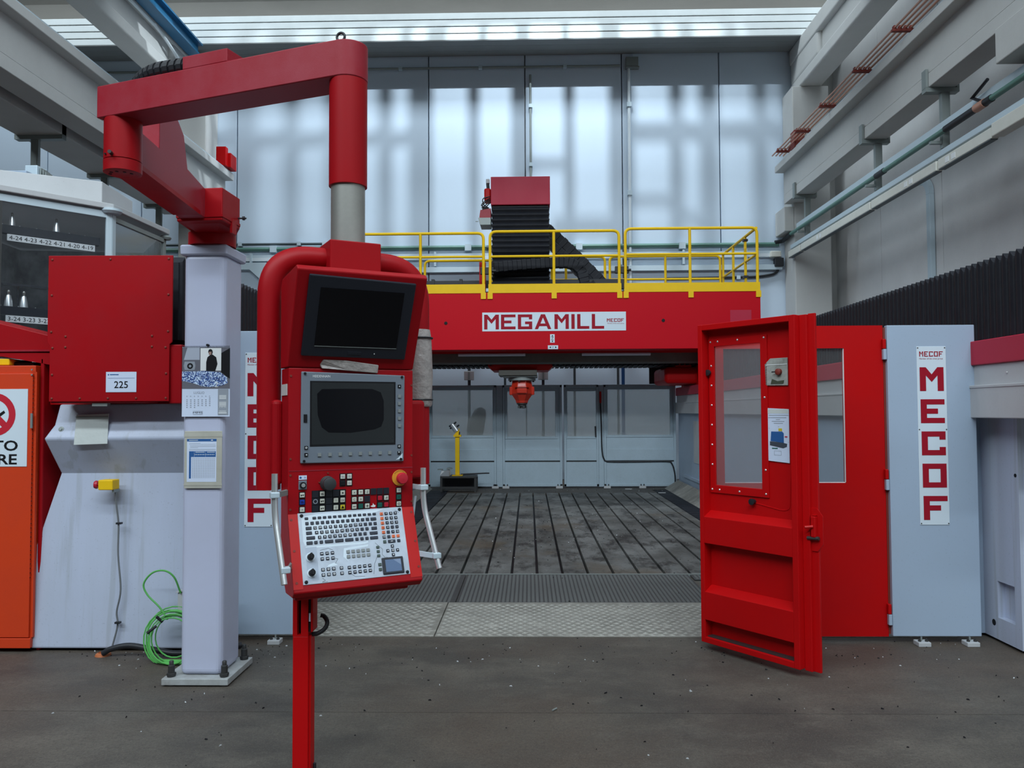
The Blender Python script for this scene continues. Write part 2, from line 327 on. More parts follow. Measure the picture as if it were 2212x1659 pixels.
def smooth_path(pts, n=8):
    P = [Vector(p) for p in pts]; P = [2 * P[0] - P[1]] + P + [2 * P[-1] - P[-2]]; out = []
    for i in range(1, len(P) - 2):
        for k in range(n):
            t = k / n; a, b, c, d = P[i - 1:i + 3]
            out.append(.5 * ((2 * b) + (-a + c) * t + (2 * a - 5 * b + 4 * c - d) * t * t + (-a + 3 * b - 3 * c + d) * t ** 3))
    out.append(P[-2]); return out
RX, UX = (1, 0, 0), (0, 0, 1)     # right and up of things that face the camera side

# ================================================================== BUILDING
YW = 18.2                                    # inner face of the back wall
fl = structure(MB().box(-17, 9.5, -14, 19, -.62, -.5).build('floor', DARKST))
sl = lambda *a: MB().box(*a).build('floor_slab', FLOOR, fl)
sl(-17, 9.5, -14, 4.183, -.5, 0); sl(-17, 9.5, 4.188, 5.60, -.5, 0)
sl(-17, -2.36, 5.60, 19, -.5, 0); sl(3.08, 9.5, 5.60, 19, -.5, 0); sl(-2.36, 3.08, 15.30, 19, -.5, -.004)
sl(-2.36, 3.08, 5.60, 7.66, -.5, -.012)
sl(-2.36, -1.62, 7.66, 15.30, -.5, -.02); sl(2.50, 3.08, 7.66, 15.30, -.5, -.02)

wb = structure(MB().box(-17, 9, YW + .16, YW + .35, -.4, 11).build('wall_back', CONC))
for i in range(-7, 3):
    x0 = 2.24 + 2.29 * (i - 1)
    MB().box(x0 + .012, x0 + 2.278, YW, YW + .16, 0, 10.9).build('wall_panel', WALLP, wb, bevel=.012)
MB().box(6.832, 9, YW, YW + .16, 0, 10.9).build('wall_panel', CONC, wb, bevel=.012)

wr = structure(MB().box(7.36, 7.6, -8, 18.3, -.4, 11).build('wall_right', CONC))
for k in range(10):
    y1 = 18.25 - 2.35 * k
    MB().box(7.2, 7.36, y1 - 2.34, y1 - .008, 0, 10.9).build('wall_panel', CONCW, wr, bevel=.012)

# roof: beams of the roof run left to right, the first lies against the back wall
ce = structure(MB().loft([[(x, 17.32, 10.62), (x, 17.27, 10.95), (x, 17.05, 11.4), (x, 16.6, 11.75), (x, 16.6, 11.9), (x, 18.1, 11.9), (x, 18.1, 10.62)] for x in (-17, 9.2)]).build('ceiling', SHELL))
zb, yb = 10.02, 17.34
for k in range(4):                            # front face boards, coloured whiter to look lit
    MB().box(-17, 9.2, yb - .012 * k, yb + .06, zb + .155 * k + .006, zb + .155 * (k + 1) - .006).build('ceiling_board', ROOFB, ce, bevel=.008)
for k in range(3):                            # grey boards underneath
    MB().box(-17, 9.2, yb + .27 * k + .006, yb + .27 * (k + 1) - .006, zb - .012 + .006 * k, zb + .05).build('ceiling_board', ROOFD, ce, bevel=.008)
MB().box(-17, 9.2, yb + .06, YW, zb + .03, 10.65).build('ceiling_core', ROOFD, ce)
for k in range(1, 3):                         # the next roof beams, nearer than the picture shows
    y = 16.6 - 6 * k
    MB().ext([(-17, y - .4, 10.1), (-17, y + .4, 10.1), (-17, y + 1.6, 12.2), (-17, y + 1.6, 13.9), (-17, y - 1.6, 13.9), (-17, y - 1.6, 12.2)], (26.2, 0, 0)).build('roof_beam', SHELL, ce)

# added, unseen blockers and bars that shape the light on the back wall
ks = lambda x: .3 + .2 * (x - .3)
kz = lambda z: 10.88 + .2 * z
MB().box(-17, 9.2, 14.2, 14.24, 12.80, 13.95).build('light_block_wall', ROOFD, ce); MB().box(-17, 9.2, 12.2, 14.24, 11.2, 11.3).build('light_block_floor', ROOFD, ce); MB().box(-17, 9.2, 12.16, 12.2, 11.2, 13.95).build('light_block_wall', ROOFD, ce)
MB().box(ks(6.1), 9.2, 14.2, 14.24, 11.3, 12.8).build('light_block_wall', ROOFD, ce); MB().box(-17, ks(-9.2), 14.2, 14.24, 12.22, 12.8).build('light_block_wall', ROOFD, ce)
for x, w in ((-9.2, .5), (-8.0, .25), (-6.9, .5), (-5.71, .24), (-4.6, .45), (-3.43, .25), (-2.57, .5), (-1.29, .25), (-.18, .42), (1.0, .24), (2.25, .55), (3.56, .25), (4.34, .34), (5.57, .28), (6.6, .5)):
    MB().box(ks(x - w / 2), ks(x + w / 2), 14.2, 14.23, 11.3, 12.80).build('shadow_bar', ROOFD, ce)
for x0, x1, z, h in ((-9.0, -2.4, 8.0, .26), (2.3, 6.5, 8.1, .38), (-.1, 1.0, 7.35, .10), (2.5, 3.5, 6.45, .10), (.6, 2.2, 5.85, .25), (3.6, 4.3, 6.0, .10), (-12, 8, 3.0, .3)):
    MB().box(ks(x0), ks(x1), 14.2, 14.225, kz(z - h / 2), kz(z + h / 2)).build('shadow_bar', ROOFD, ce)

# columns
def column(label, x0, x1, y0, y1, h, corbel):
    t = thing('concrete_column', label, 'column', ((x0 + x1) / 2, y0, 0))
    MB().box(x0, x1, y0, y1, 0, h).build('shaft', CONC, t, bevel=.02)
    for c in corbel: MB().box(*c).build('corbel', CONC, t, bevel=.015)
column('grey concrete column in the right back corner with a stepped corbel', 6.0, 6.82, 17.5, 18.19, 8.93, [(5.78, 6.0, 17.5, 18.15, 5.62, 6.18)])
column('grey concrete column by the right edge of the picture with a large corbel', 6.06, 6.76, 8.75, 9.5, 8.93, [(5.72, 6.06, 8.78, 9.48, 5.80, 6.235)])
column('grey concrete column at the back wall left of the red swing arm', -8.0, -7.38, 17.5, 18.19, 8.86, [(-7.38, -7.02, 17.5, 18.1, 5.7, 6.19)])

def runway(label, xf, sgn, zb, zt, y0, y1, w=.38, ov=.2):
    """crane runway beam: web face at xf, the hall lies on the side -sgn"""
    t = thing('crane_runway_beam', label, 'beam', (xf, (y0 + y1) / 2, zb))
    a, b = xf, xf + sgn * w
    MB().box(min(a, b), max(a, b), y0, y1, zb + .21, zt - .15).build('web', CONC, t)
    MB().box(min(a - sgn * .006, b), max(a - sgn * .006, b), y0, y1, zb, zb + .205).build('lower_flange', CONC, t, bevel=.01)
    c, d = xf - sgn * ov, xf + sgn * (w + ov)
    MB().box(min(c, d), max(c, d), y0, y1, zt - .15, zt).build('upper_flange', CONC, t, bevel=.012)
    r0 = xf + sgn * .02
    MB().box(min(r0, r0 + sgn * .12), max(r0, r0 + sgn * .12), y0, y1, zt, zt + .05).build('crane_rail', GALVD, t)
    MB().box(min(c + sgn * .03, c + sgn * .05), max(c + sgn * .03, c + sgn * .05), y0, y1, zt, zt + .035).build('edge_strip', GALV, t)
    return t
runway('grey concrete crane beam along the right wall carrying the copper bars', 5.82, 1, 6.26, 7.12, 2, 17.62)
runway('grey concrete crane beam on the left, nearest the red swing arm', -7.02, -1, 6.22, 7.12, 2, 17.75, w=.42)
t = thing('crane_runway_beam', 'second concrete crane beam at the far left behind the nearer one', 'beam', (-8.1, 10, 6.2))
MB().box(-8.45, -7.68, 2, 17.75, 6.2, 7.12).build('web', CONC, t, bevel=.015)

def girder(label, x0, x1, zb, y0=2.0):
    t = thing('roof_girder', label, 'girder', ((x0 + x1) / 2, 10, zb))
    MB().box(x0, x1, y0, 18.15, zb, zb + .26).build('lower_chord', CONC, t, bevel=.04, segs=3)
    MB().box(x0 + .1, x1 - .1, y0, 18.15, zb + .26, zb + .72).build('web', CONC, t)
    MB().box(x0 - .02, x1 + .02, y0, 18.15, zb + .72, zb + 1.1).build('upper_chord', CONC, t, bevel=.05, segs=3)
    MB().box(x0 - .0, x1 + .0, 16.4, 18.15, zb + .2, zb + .8).build('end_block', CONC, t, bevel=.1, segs=4)
girder('grey concrete roof girder at the upper right with a recessed side', 6.18, 6.68, 8.93)
girder('grey concrete roof girder at the upper left beside the blue steel girder', -8.14, -7.66, 8.86)
t = thing('blue_steel_girder', 'blue steel girder high up behind the top of the swing arm', 'girder', (-7.45, 10, 9.6))
MB().box(-7.60, -7.34, 2, 17.2, 9.62, 9.66).build('lower_flange', BLUE, t)
MB().box(-7.49, -7.45, 2, 17.2, 9.66, 9.90).build('web', BLUE, t)
MB().box(-7.60, -7.34, 2, 17.2, 9.90, 9.94).build('upper_flange', BLUE, t)
MB().box(-7.64, -7.30, 11.4, 11.5, 9.56, 9.62).build('clamp', WCON, t)
tag(MB().tube(smooth_path([(-7.64, 2, 9.55), (-7.64, 14, 9.55), (-7.64, 15.6, 9.55), (-7.60, 16.2, 9.4), (-7.6, 17.0, 9.2), (-7.6, 17.6, 9.1)], 6), .035, 8).build('white_pipe', WCON, smooth=True), 'white pipe running beside the blue steel girder', 'pipe')

# hangers under the crane beams
def hanger(label, xw, sgn, w, zb, y, zl, group):
    t = thing('beam_hanger', label, 'hanger', (xw + sgn * w / 2, y, zb), group)
    a, b = xw - sgn * .05, xw + sgn * (w + .05)
    MB().box(min(a, b), max(a, b), y - .06, y + .06, zb - .07, zb - .005).build('cross_bar', GALVD, t)
    for q in (a, b):
        MB().box(min(q, q + sgn * (.035 if q == a else -.035)), max(q, q + sgn * (.035 if q == a else -.035)), y - .06, y + .06, zb - .01, zb + .26).build('side_clamp', GALVD, t)
    p = xw + sgn * w * .62
    MB().box(p - .05, p + .05, y - .04, y + .04, zl, zb - .07).build('drop_post', GALVD, t)
    MB().box(p + .05, p + .07, y - .03, y + .03, zl + .3, zb - .07).build('post_flange', GALVD, t)
    c, d = p - sgn * .06, xw + sgn * .02
    MB().box(min(c, d), max(c, d), y - .03, y + .03, zl + .06, zl + .10).build('bracket_arm', GALVD, t)
    return t
hanger('steel hanger under the right crane beam, nearest to the camera', 5.82, 1, .38, 6.26, 11.28, 5.38, 'hangers under the right crane beam')
hanger('steel hanger under the right crane beam, middle one of three', 5.82, 1, .38, 6.26, 13.44, 5.38, 'hangers under the right crane beam')
hanger('steel hanger under the right crane beam, farthest one next to the corner column', 5.82, 1, .38, 6.26, 16.85, 5.38, 'hangers under the right crane beam')
hanger('dark steel hanger under the far left crane beam, nearest to the camera', -7.73, -1, .70, 6.2, 12.59, 5.0, 'hangers under the left crane beam')
hanger('dark steel hanger under the left crane beam just beside the red arm cylinder', -7.73, -1, .70, 6.2, 14.7, 5.0, 'hangers under the left crane beam')
hanger('dark steel hanger under the left crane beam seen below the red arm', -7.73, -1, .70, 6.2, 16.9, 4.6, 'hangers under the left crane beam')

# pipes, tray and lamp trunking along the right crane beam
t = thing('green_air_pipe', 'green air pipe with black couplings running along the right side', 'pipe', (5.92, 11, 5.56))
MB().cyl((5.92, 2, 5.56), (5.92, 17.55, 5.56), .04).build('pipe', GRN, t, smooth=True)
for y0, y1 in ((9.9, 11.0), (12.9, 13.2)): MB().cyl((5.92, y0, 5.56), (5.92, y1, 5.56), .05).build('coupling', BLK, t, smooth=True)
MB().tube([(5.92, 10.15, 5.62), (5.90, 10.3, 5.72), (5.87, 9.9, 5.80)], .022, 8).build('valve_lever', BLK, t, smooth=True)
MB().cyl((5.92, 10.05, 5.56), (5.92, 10.25, 5.56), .058).build('valve_body', COPPER, t, smooth=True)
MB().tube(fillet([(5.92, 17.5, 5.56), (5.92, 18.1, 5.52), (5.75, 18.1, 5.50)], .15), .046, 8).build('elbow', BLK, t, smooth=True)
tag(MB().box(5.97, 6.03, 2, 17.3, 5.60, 5.74).build('cable_channel', GALV, bevel=.01), 'pale galvanised cable channel just above the green pipe on the right', 'cable channel')
tag(MB().box(5.90, 5.99, 2, 17.5, 5.21, 5.30).build('cable_tray', GALV, bevel=.008), 'galvanised tray directly above the cream lamp trunking on the right', 'cable tray')
t = thing('lamp_trunking', 'long cream white lamp trunking in jointed lengths on the right', 'lamp', (5.93, 12, 5.07))
for y0, y1 in ((9.86, 11.17), (11.2, 13.35), (13.38, 16.8), (16.83, 17.6)):
    s_ = MB().box(5.88, 5.98, y0 + .01, y1 - .01, 5.03, 5.175).build('trunking_length', WHT, t, bevel=.012)
    MB().box(5.885, 5.975, y0 + .03, y1 - .03, 5.02, 5.031).build('seal_strip', DCON, s_)
for y in (10.7, 11.9, 15.6):
    for k in range(2): MB().box(5.876, 5.881, y + .16 * k, y + .16 * k + .1, 5.06, 5.14).build('type_plate', PRINT_W, t)
t = thing('emergency_lamp', 'white lamp housing with a small black lamp at the right picture edge', 'lamp', (5.93, 9.3, 5.03))
MB().box(5.86, 6.02, 8.4, 9.84, 5.03, 5.205).build('housing', WHT, t, bevel=.015)
MB().lathe((5.9, 9.1, 5.03), (0, 0, -1), [(.07, 0), (.07, .03), (.05, .08), (.02, .09)]).build('lamp_head', BLK, t, smooth=True)
t = thing('wall_cable_duct', 'galvanised cable duct with a curved top dropping down the right wall', 'cable duct', (7.15, 13.85, 2.0))
MB().box(7.10, 7.19, 13.78, 13.90, 1.0, 5.42).build('duct', GALV, t, bevel=.008)
MB().loft([[(7.10, 13.84 - .06 + a, 5.42 + b) if False else (7.10, *(13.84 + .30 - (.30 + q) * math.cos(th), 5.42 + (.30 + q) * math.sin(th))) for q in (-.06, .06)] + [(7.19, 13.84 + .30 - (.30 + q) * math.cos(th), 5.42 + (.30 + q) * math.sin(th)) for q in (.06, -.06)] for th, a, b in [(math.pi / 2 * k / 8, 0, 0) for k in range(9)]]).build('curved_top', GALV, t)
t = thing('wall_lamp_ring', 'small black wire loop on the wall at the right picture edge', 'cable', (6.05, 9.2, 4.4))
MB().torus((6.03, 9.0, 4.42), (1, 0, 0), .12, .012).build('loop', BLK, t, smooth=True)

# copper conductor bars
t = thing('conductor_rail', 'set of four copper conductor bars above the right crane beam', 'conductor rail', (5.6, 10, 7.15))
for x in (5.47, 5.55, 5.63, 5.71): MB().cyl((x, 2, 7.27), (x, 17.3, 7.27), .016, n=8).build('copper_bar', COPPER, t)
b0 = None
for y in (16.9, 15.7, 14.4, 12.9, 11.5):
    b0 = MB().box(5.43, 5.76, y - .03, y + .03, 7.215, 7.252).build('bar_holder', RUST, t)
    for x in (5.47, 5.55, 5.63, 5.71): MB().box(x - .02, x + .02, y - .03, y + .03, 7.252, 7.30).build('clamp', RUST, b0)
t = thing('buffer_stop', 'rust red end buffer on the far end of the right crane beam', 'buffer', (5.7, 16.55, 7.12))
MB().box(5.62, 5.84, 16.3, 16.55, 7.13, 7.5).build('plate', RUST, t, bevel=.01); MB().box(5.66, 5.80, 16.55, 16.8, 7.13, 7.3).build('foot', RUST, t, bevel=.01)
t = thing('buffer_stop', 'red end buffer on the far end of the left crane beam', 'buffer', (-6.9, 17.4, 7.12))
MB().box(-7.02, -6.80, 17.2, 17.35, 7.17, 7.60).build('plate', RED, t, bevel=.01); MB().box(-6.98, -6.74, 17.35, 17.7, 7.17, 7.5).build('foot', RED, t, bevel=.01)

# pipes and conduits on the back wall
YP = YW - .06
def wallpipe(name, label, m, pts, r, cat='conduit', collars=()):
    t = thing(name, label, cat, pts[0])
    MB().tube(fillet(pts, .25), r, 8).build('pipe', m, t, smooth=True)
    for c in collars: MB().box(c[0] - r * 1.5, c[0] + r * 1.5, c[1] - r * 1.6, YW - .003, c[2] - r * 1.5, c[2] + r * 1.5).build('pipe_clip', GALV, t)
    return t
wallpipe('white_conduit', 'white vertical conduit up the back wall from behind the railing', WCON, [(2.40, YP, 4.2), (2.40, YP, 9.7)], .035, collars=[(2.4, YP, z) for z in (5.2, 6.7, 8.8)])
wallpipe('grey_conduit', 'thin grey conduit down the back wall above the red milling ram', GALVD, [(.08, YP, 5.5), (.08, YP, 9.55)], .028, collars=[(.08, YP, z) for z in (7.4, 8.8)])
wallpipe('grey_conduit', 'thin horizontal conduit along the dark top of the back wall', GALVD, [(-14, YP, 9.74), (2.2, YP, 9.74)], .028, collars=[(x, YP, 9.74) for x in (-3, -1.1, .9)])
t = thing('junction_box', 'grey junction box under the roof where the wall conduits meet', 'box', (2.5, YP, 9.68)); MB().box(2.33, 2.62, YW - .14, YW - .004, 9.7, 9.92).build('case', GALVD, t, bevel=.01); MB().box(2.33, 2.64, YW - .15, YW - .004, 9.66, 9.69).build('ledge', GALVD, t)
t = wallpipe('green_air_pipe', 'green air pipe running across the back wall behind the railing', GRN, [(-14, YP, 5.44), (5.85, YP, 5.46)], .05, 'pipe', [(x, YP, 5.44) for x in (-6.0, -4.2, -1.4, 1.2, 3.6)])
for x in (-.9, -5.4): MB().cyl((x - .07, YP, 5.44), (x + .07, YP, 5.44), .06).build('coupling', DCON, t, smooth=True)
wallpipe('dark_pipe', 'thin dark pipe on the back wall left of the console tube', DCON, [(-14, YP, 5.57), (-4.0, YP, 5.57)], .03, 'pipe', [(x, YP, 5.57) for x in (-6.8, -5.4, -4.8)])
t = thing('wall_cable_tray', 'pale cable tray running the width of the back wall below the green pipe', 'cable tray', (-4, YP, 5.1))
MB().box(-14, 5.9, YW - .12, YW - .004, 5.16, 5.24).build('tray', WCON, t); MB().box(-14, 5.9, YW - .12, YW - .10, 5.24, 5.30).build('lip', GALV, t)
for k in range(10): MB().box(-8 + 1.45 * k, -7.95 + 1.45 * k, YW - .14, YW - .003, 5.0, 5.34).build('wall_bracket', GALV, t)
t = thing('wall_cable_tray', 'lower grey cable tray on the back wall behind the yellow railing', 'cable tray', (0, YP, 4.9)); MB().box(-5.6, 5.9, YW - .13, YW - .004, 4.86, 4.98).build('tray', GALV, t)
t = thing('cable_duct_junction', 'grey Y shaped cable duct on the back wall right of the lilac column', 'cable duct', (-6.2, YP, 4.5))
MB().box(-7.0, -5.4, YW - .15, YW - .004, 4.96, 5.12).build('tray', GALV, t); MB().ext([(-6.55, YW - .15, 4.96), (-5.85, YW - .15, 4.96), (-6.08, YW - .15, 4.75), (-6.08, YW - .15, 3.4), (-6.32, YW - .15, 3.4), (-6.32, YW - .15, 4.75)], (0, .14, 0)).build('drop', GALV, t); MB().box(-6.3, -6.1, YW - .17, YW - .15, 4.0, 4.4).build('cover_plate', GALVD, t)
wallpipe('black_cable', 'black cable run on the back wall under the tray at the right corner', BLK, [(3.2, YP, 4.68), (5.4, YP, 4.70), (5.83, YP, 4.78), (5.86, YP, 5.1)], .028, 'cable', [(4.9, YP, 4.69)])
t = thing('socket_box', 'small black box with a white lamp in the right back corner', 'box', (5.75, YP, 5.0)); MB().box(5.72, 5.92, YW - .2, YW - .05, 4.93, 5.12).build('case', BLK, t, bevel=.01); MB().box(5.62, 5.86, YW - .2, YW - .05, 5.14, 5.28).build('lamp', WHT, t, bevel=.02)

# ================================================================== FLOOR PLATES AND MACHINE TABLE
def plate(label, x0, x1, y0, y1, z, m, mr, kind):
    t = thing('tread_plate' if kind != 'diamond' else 'diamond_plate', label, 'floor plate', ((x0 + x1) / 2, (y0 + y1) / 2, z - .012))
    MB().box(x0, x1, y0, y1, z - .012, z).build('plate', m, t, bevel=.003, segs=1)
    if kind == 'plain': return
    b = MB(); rr = random.Random(3)
    if kind == 'diamond':
        dx, dy, l, w, h = .072, .050, .028, .010, .007
        for j in range(int((y1 - y0 - .03) / dy)):
            for i in range(int((x1 - x0 - .03) / dx)):
                cx = x0 + .03 + i * dx + (dx / 2 if j % 2 else 0); cy = y0 + .025 + j * dy; s = 1 if j % 2 else -1
                a = math.radians(22) * s; u = (math.cos(a) * l, math.sin(a) * l); v = (-math.sin(a) * w, math.cos(a) * w)
                p = [(cx - u[0], cy - u[1], z), (cx + v[0], cy + v[1], z + h), (cx + u[0], cy + u[1], z), (cx - v[0], cy - v[1], z + h)]
                q = [(cx - u[0], cy - u[1], z), (cx - v[0] * 1.6, cy - v[1] * 1.6, z), (cx + u[0], cy + u[1], z), (cx + v[0] * 1.6, cy + v[1] * 1.6, z)]
                i0 = [b.pt(k) for k in (q[0], q[1], q[2], q[3], (cx, cy, z + h))]
                for k in range(4): b.F.append([i0[k], i0[(k + 1) % 4], i0[4]])
    else:
        dx, dy = .036, .022
        for i in range(int((x1 - x0 - .03) / dx)):
            for j in range(int((y1 - y0 - .03) / dy)):
                cx = x0 + .035 + i * dx; cy = y0 + .02 + j * dy; s = (.0125, .0065, .004)
                i0 = [b.pt(k) for k in ((cx - s[0], cy - s[1], z), (cx + s[0], cy - s[1], z), (cx + s[0], cy + s[1], z), (cx - s[0], cy + s[1], z), (cx - s[0] * .7, cy, z + s[2]), (cx + s[0] * .7, cy, z + s[2]))]
                b.F += [[i0[0], i0[1], i0[5], i0[4]], [i0[1], i0[2], i0[5]], [i0[2], i0[3], i0[4], i0[5]], [i0[3], i0[0], i0[4]]]
    b.build('raised_pattern', mr, t, kind='stuff')
plate('worn pale diamond plate in front of the machine, left one under the console', -2.1, -.683, 5.575, 6.545, .008, PLATE_L, PLATE_T, 'diamond')
plate('long worn pale diamond plate reaching behind the open red door', -.677, 3.0, 5.575, 6.545, .006, PLATE_L, PLATE_T, 'diamond')
plate('dark ribbed tread plate before the slotted table, left one', -2.3, -.623, 6.55, 7.66, .004, PLATE_D, PLATE_R, 'rib')
plate('dark ribbed tread plate before the slotted table, middle one', -.617, 1.54, 6.55, 7.66, .004, PLATE_D, PLATE_R, 'rib')
plate('smooth dark cover plate beside the open red door', 1.64, 3.0, 6.55, 7.42, .001, PLATE_D, PLATE_R, 'plain')
plate('narrow ribbed strip of plate along the right end of the table edge', 1.56, 3.0, 7.45, 7.66, .004, PLATE_D, PLATE_R, 'rib')

t = thing('machine_table', 'large slotted steel machine table with dark oily stains', 'machine table', (.45, 11.5, -.1))
MB().box(-1.6, 2.47, 7.70, 15.27, -.2, -.06).build('bed', BLK, t)
xs = [-1.6] + [.075 + .25 * i for i in range(-6, 10)] + [2.47]
for i in range(len(xs) - 1):
    a = xs[i] + (.013 if i else 0); b_ = xs[i + 1] - (.013 if i < len(xs) - 2 else 0)
    MB().box(a, b_, 7.70, 15.27, -.06, .004).build('table_strip', TABLE, t, bevel=.002, segs=1)
MB().box(-1.9, 2.9, 7.672, 7.695, -.05, .006).build('front_edge', GALVD, t)
for n_, x0, x1, l in (('left', -2.3, -1.62, 'dark ribbed rubber mat along the left side of the slotted table'), ('right', 2.49, 3.0, 'dark ribbed rubber mat along the right side of the slotted table')):
    b = MB().box(x0, x1, 7.72, 15.9, -.018, -.004)
    for k in range(40): b.box(x0 + .01, x1 - .01, 7.8 + k * .2, 7.95 + k * .2, -.004, .0)
    tag(b.build('rubber_mat', BEL), l, 'mat')
tag(MB().ext([(2.78, 7.8, .0), (3.06, 7.8, .0), (3.06, 7.8, .17)], (0, 8.3, 0)).build('chip_slope', PLATE_L), 'pale sloping sheet at the foot of the right inner wall', 'sheet')
tag(MB().ext([(-2.155, 7.8, .0), (-2.0, 7.8, .0), (-2.155, 7.8, .13)], (0, 8.3, 0)).build('chip_slope', PLATE_L), 'pale sloping sheet at the foot of the left inner wall behind the console', 'sheet')
b = MB(); r_ = random.Random(11)
for k in range(620):
    if k >= 520: x, y, z = r_.choice([r_.gauss(-1.75, .12), r_.gauss(2.1, .25), r_.gauss(-2.5, .3)]), r_.gauss(5.2, .10), .001
    elif k >= 420: x, y, z = r_.uniform(-2.8, 2.6), 5.5 - abs(r_.gauss(0, .5)), .001
    elif k < 150: x, y, z = r_.uniform(-2.6, 2.9), r_.uniform(3.4, 5.5), .003
    elif k < 330: x, y, z = r_.uniform(-.5, 2.2), r_.gauss(10.3, 1.6), .008
    else: x, y, z = r_.uniform(-1.9, 2.8), r_.uniform(15.4, 16.1), .002
    s = r_.uniform(.003, .010) if k < 420 else r_.uniform(.003, .008); a = r_.uniform(0, 6.3); y = max(3.4, min(16.1, y)); z += .001
    c_, s_ = math.cos(a) * s, math.sin(a) * s
    b.loft([[(x - c_, y - s_, z - .002), (x + s_ * .5, y - c_ * .5, z - .002), (x + c_, y + s_, z - .002)], [(x - c_ * .6, y - s_ * .6, z + s * .5), (x + s_ * .2, y - c_ * .2, z + s * .5), (x + c_ * .6, y + s_ * .6, z + s * .4)]])
V, F = b.V, b.F
for nm, m_, sel, lb in (('metal_chips', SWARF, 0, 'bright metal chips scattered over the floor and the machine table'), ('black_grit', PRINT_K, 1, 'black crumbs and grit scattered over the floor and the machine table')):
    q = MB()
    for k in range(len(V) // 6):
        if (k % 4 == 0) == (sel == 0):
            base = len(q.V); q.V += V[6 * k:6 * k + 6]; q.F += [[i - 6 * k + base for i in f] for f in F[5 * k:5 * k + 5]]
    tag(q.build(nm, m_), lb, 'swarf', kind='stuff')
t = tag(MB().tube([(.118, 4.205, .006), (.142, 4.235, .006)], .0045, 8).build('loose_screw', GALVD, smooth=True), 'small bright screw lying on the floor joint', 'screw')

# ================================================================== GUIDEWAYS OF THE MACHINE, LEFT AND RIGHT
def bellows(label, x, sgn, y0, y1, zb, zt, depth, pitch=.075):
    t = thing('guideway_bellows', label, 'bellows', (x, (y0 + y1) / 2, zb))
    def path(o, h=0): return [(x - sgn * o, zb), (x - sgn * o, zt + h), (x + sgn * depth, zt + h), (x + sgn * depth, zb)]
    o0 = None; n = int((y1 - y0) / pitch)
    for k in range(n):
        y = y0 + k * pitch
        if o0 is None:
            b = MB(); A = [(p[0], y, p[1]) for p in path(0)]; B = [(p[0], y + pitch * .18, p[1]) for p in path(.03, .010)]; C = [(p[0], y + pitch * .52, p[1]) for p in path(.034, .045)]; E = [(p[0], y + pitch * .84, p[1]) for p in path(.03, .010)]; D = [(p[0], y + pitch, p[1]) for p in path(0)]
            b.loft([A, B, C, E, D], caps=False, closed=False); o0 = b.build('bellows_fold', BEL, t); c0 = where(o0)
        else: rep(o0, c0 + Vector((0, k * pitch, 0)))
    return t
bellows('black accordion bellows along the right guideway behind the grey panel', 3.30, 1, 5.2 - .6, 13.6, 2.10, 2.625, 1.0)
tb_ = bellows('black accordion bellows along the left guideway between red box and console', -2.42, -1, 5.29, 13.6, 2.10, 2.635, .7)
MB().box(-3.12, -2.405, 5.275, 5.29, 2.10, 2.635).build('end_plate', BEL, tb_)

def loft_base(b, rows, xin, yb):
    """rows: z, x of the outer edge, y of the front; the inner edge is at xin, the back at yb"""
    return b.loft([[(xo, yf, z), (xin, yf, z), (xin, yb, z), (xo, yb, z)] for z, xo, yf in rows])
t = thing('left_guideway', 'grey blue machine column base under the red cover box on the left', 'machine base', (-2.8, 5.2, 0))
loft_base(MB(), [(.02, -3.36, 5.217), (.32, -3.36, 5.232), (.70, -3.35, 5.247), (1.19, -3.20, 5.27), (1.43, -3.235, 5.13), (1.52, -3.19, 5.17), (1.66, -3.185, 5.22)], -2.20, 13).build('base_casting', CASTP, t, bevel=.012)
MB().box(-3.3, -2.22, 5.3, 16.2, 1.66, 2.06).build('way_cover', RED, t)
MB().box(-2.24, -2.16, 5.5, 16.2, 1.55, 1.9).build('inner_cover', COVERG, t); MB().box(-2.26, -2.2, 5.5, 16.2, .02, 1.55).build('inner_wall', PANEL, t)
MB().lathe((-3.135, 5.165, 1.49), (0, -1, .35), [(.018, 0), (.018, .01), (.009, .011), (.009, .016)]).build('screw_plug', GALVD, t, smooth=True)
t = thing('red_cover_box', 'large red sheet metal end box with a white 225 label', 'cover box', (-2.73, 5.0, 1.65))
MB().ext([(-3.141, 5.0, 2.632), (-2.318, 5.0, 2.628), (-2.318, 5.0, 2.06), (-2.335, 5.0, 2.045), (-2.335, 5.0, 1.675), (-3.125, 5.0, 1.675), (-3.125, 5.0, 2.04), (-3.141, 5.0, 2.06)], (0, .012, 0)).build('front_plate', RED_MACH, t, bevel=.003)
MB().box(-3.12, -2.49, 5.012, 5.19, 1.665, 2.62).build('box_body', RED_MACH, t, bevel=.006)
MB().box(-2.345, -2.262, 5.02, 5.26, 1.66, 2.045).build('side_cover', RED_MACH, t, bevel=.006)
MB().box(-2.85, -2.75, 5.02, 5.06, 1.645, 1.665).build('hinge', GALVD, t)
s0 = None
for x, z in [(-3.115, 2.605), (-2.73, 2.605), (-2.345, 2.605), (-3.115, 2.37), (-2.345, 2.37), (-3.115, 2.13), (-2.345, 2.13), (-3.105, 2.025), (-2.36, 2.025), (-3.02, 2.10), (-2.45, 2.10), (-3.02, 2.03), (-2.45, 2.03), (-3.105, 1.85), (-2.355, 1.855), (-3.105, 1.695), (-2.92, 1.695), (-2.735, 1.695), (-2.55, 1.695), (-2.355, 1.695)]:
    if s0 is None: s0 = MB().lathe((x, 5.0, z), (0, -1, 0), [(.008, 0), (.007, .004), (.003, .006)], 10).build('screw', RUST, t, smooth=True); c0 = where(s0) - Vector((x, 5.0, z))
    else: rep(s0, c0 + Vector((x, 5.0, z)))
lab = MB().box(-2.748, -2.548, 4.997, 4.9995, 1.735, 1.867).build('number_label', PAPER, t, label='white paper label reading 225')
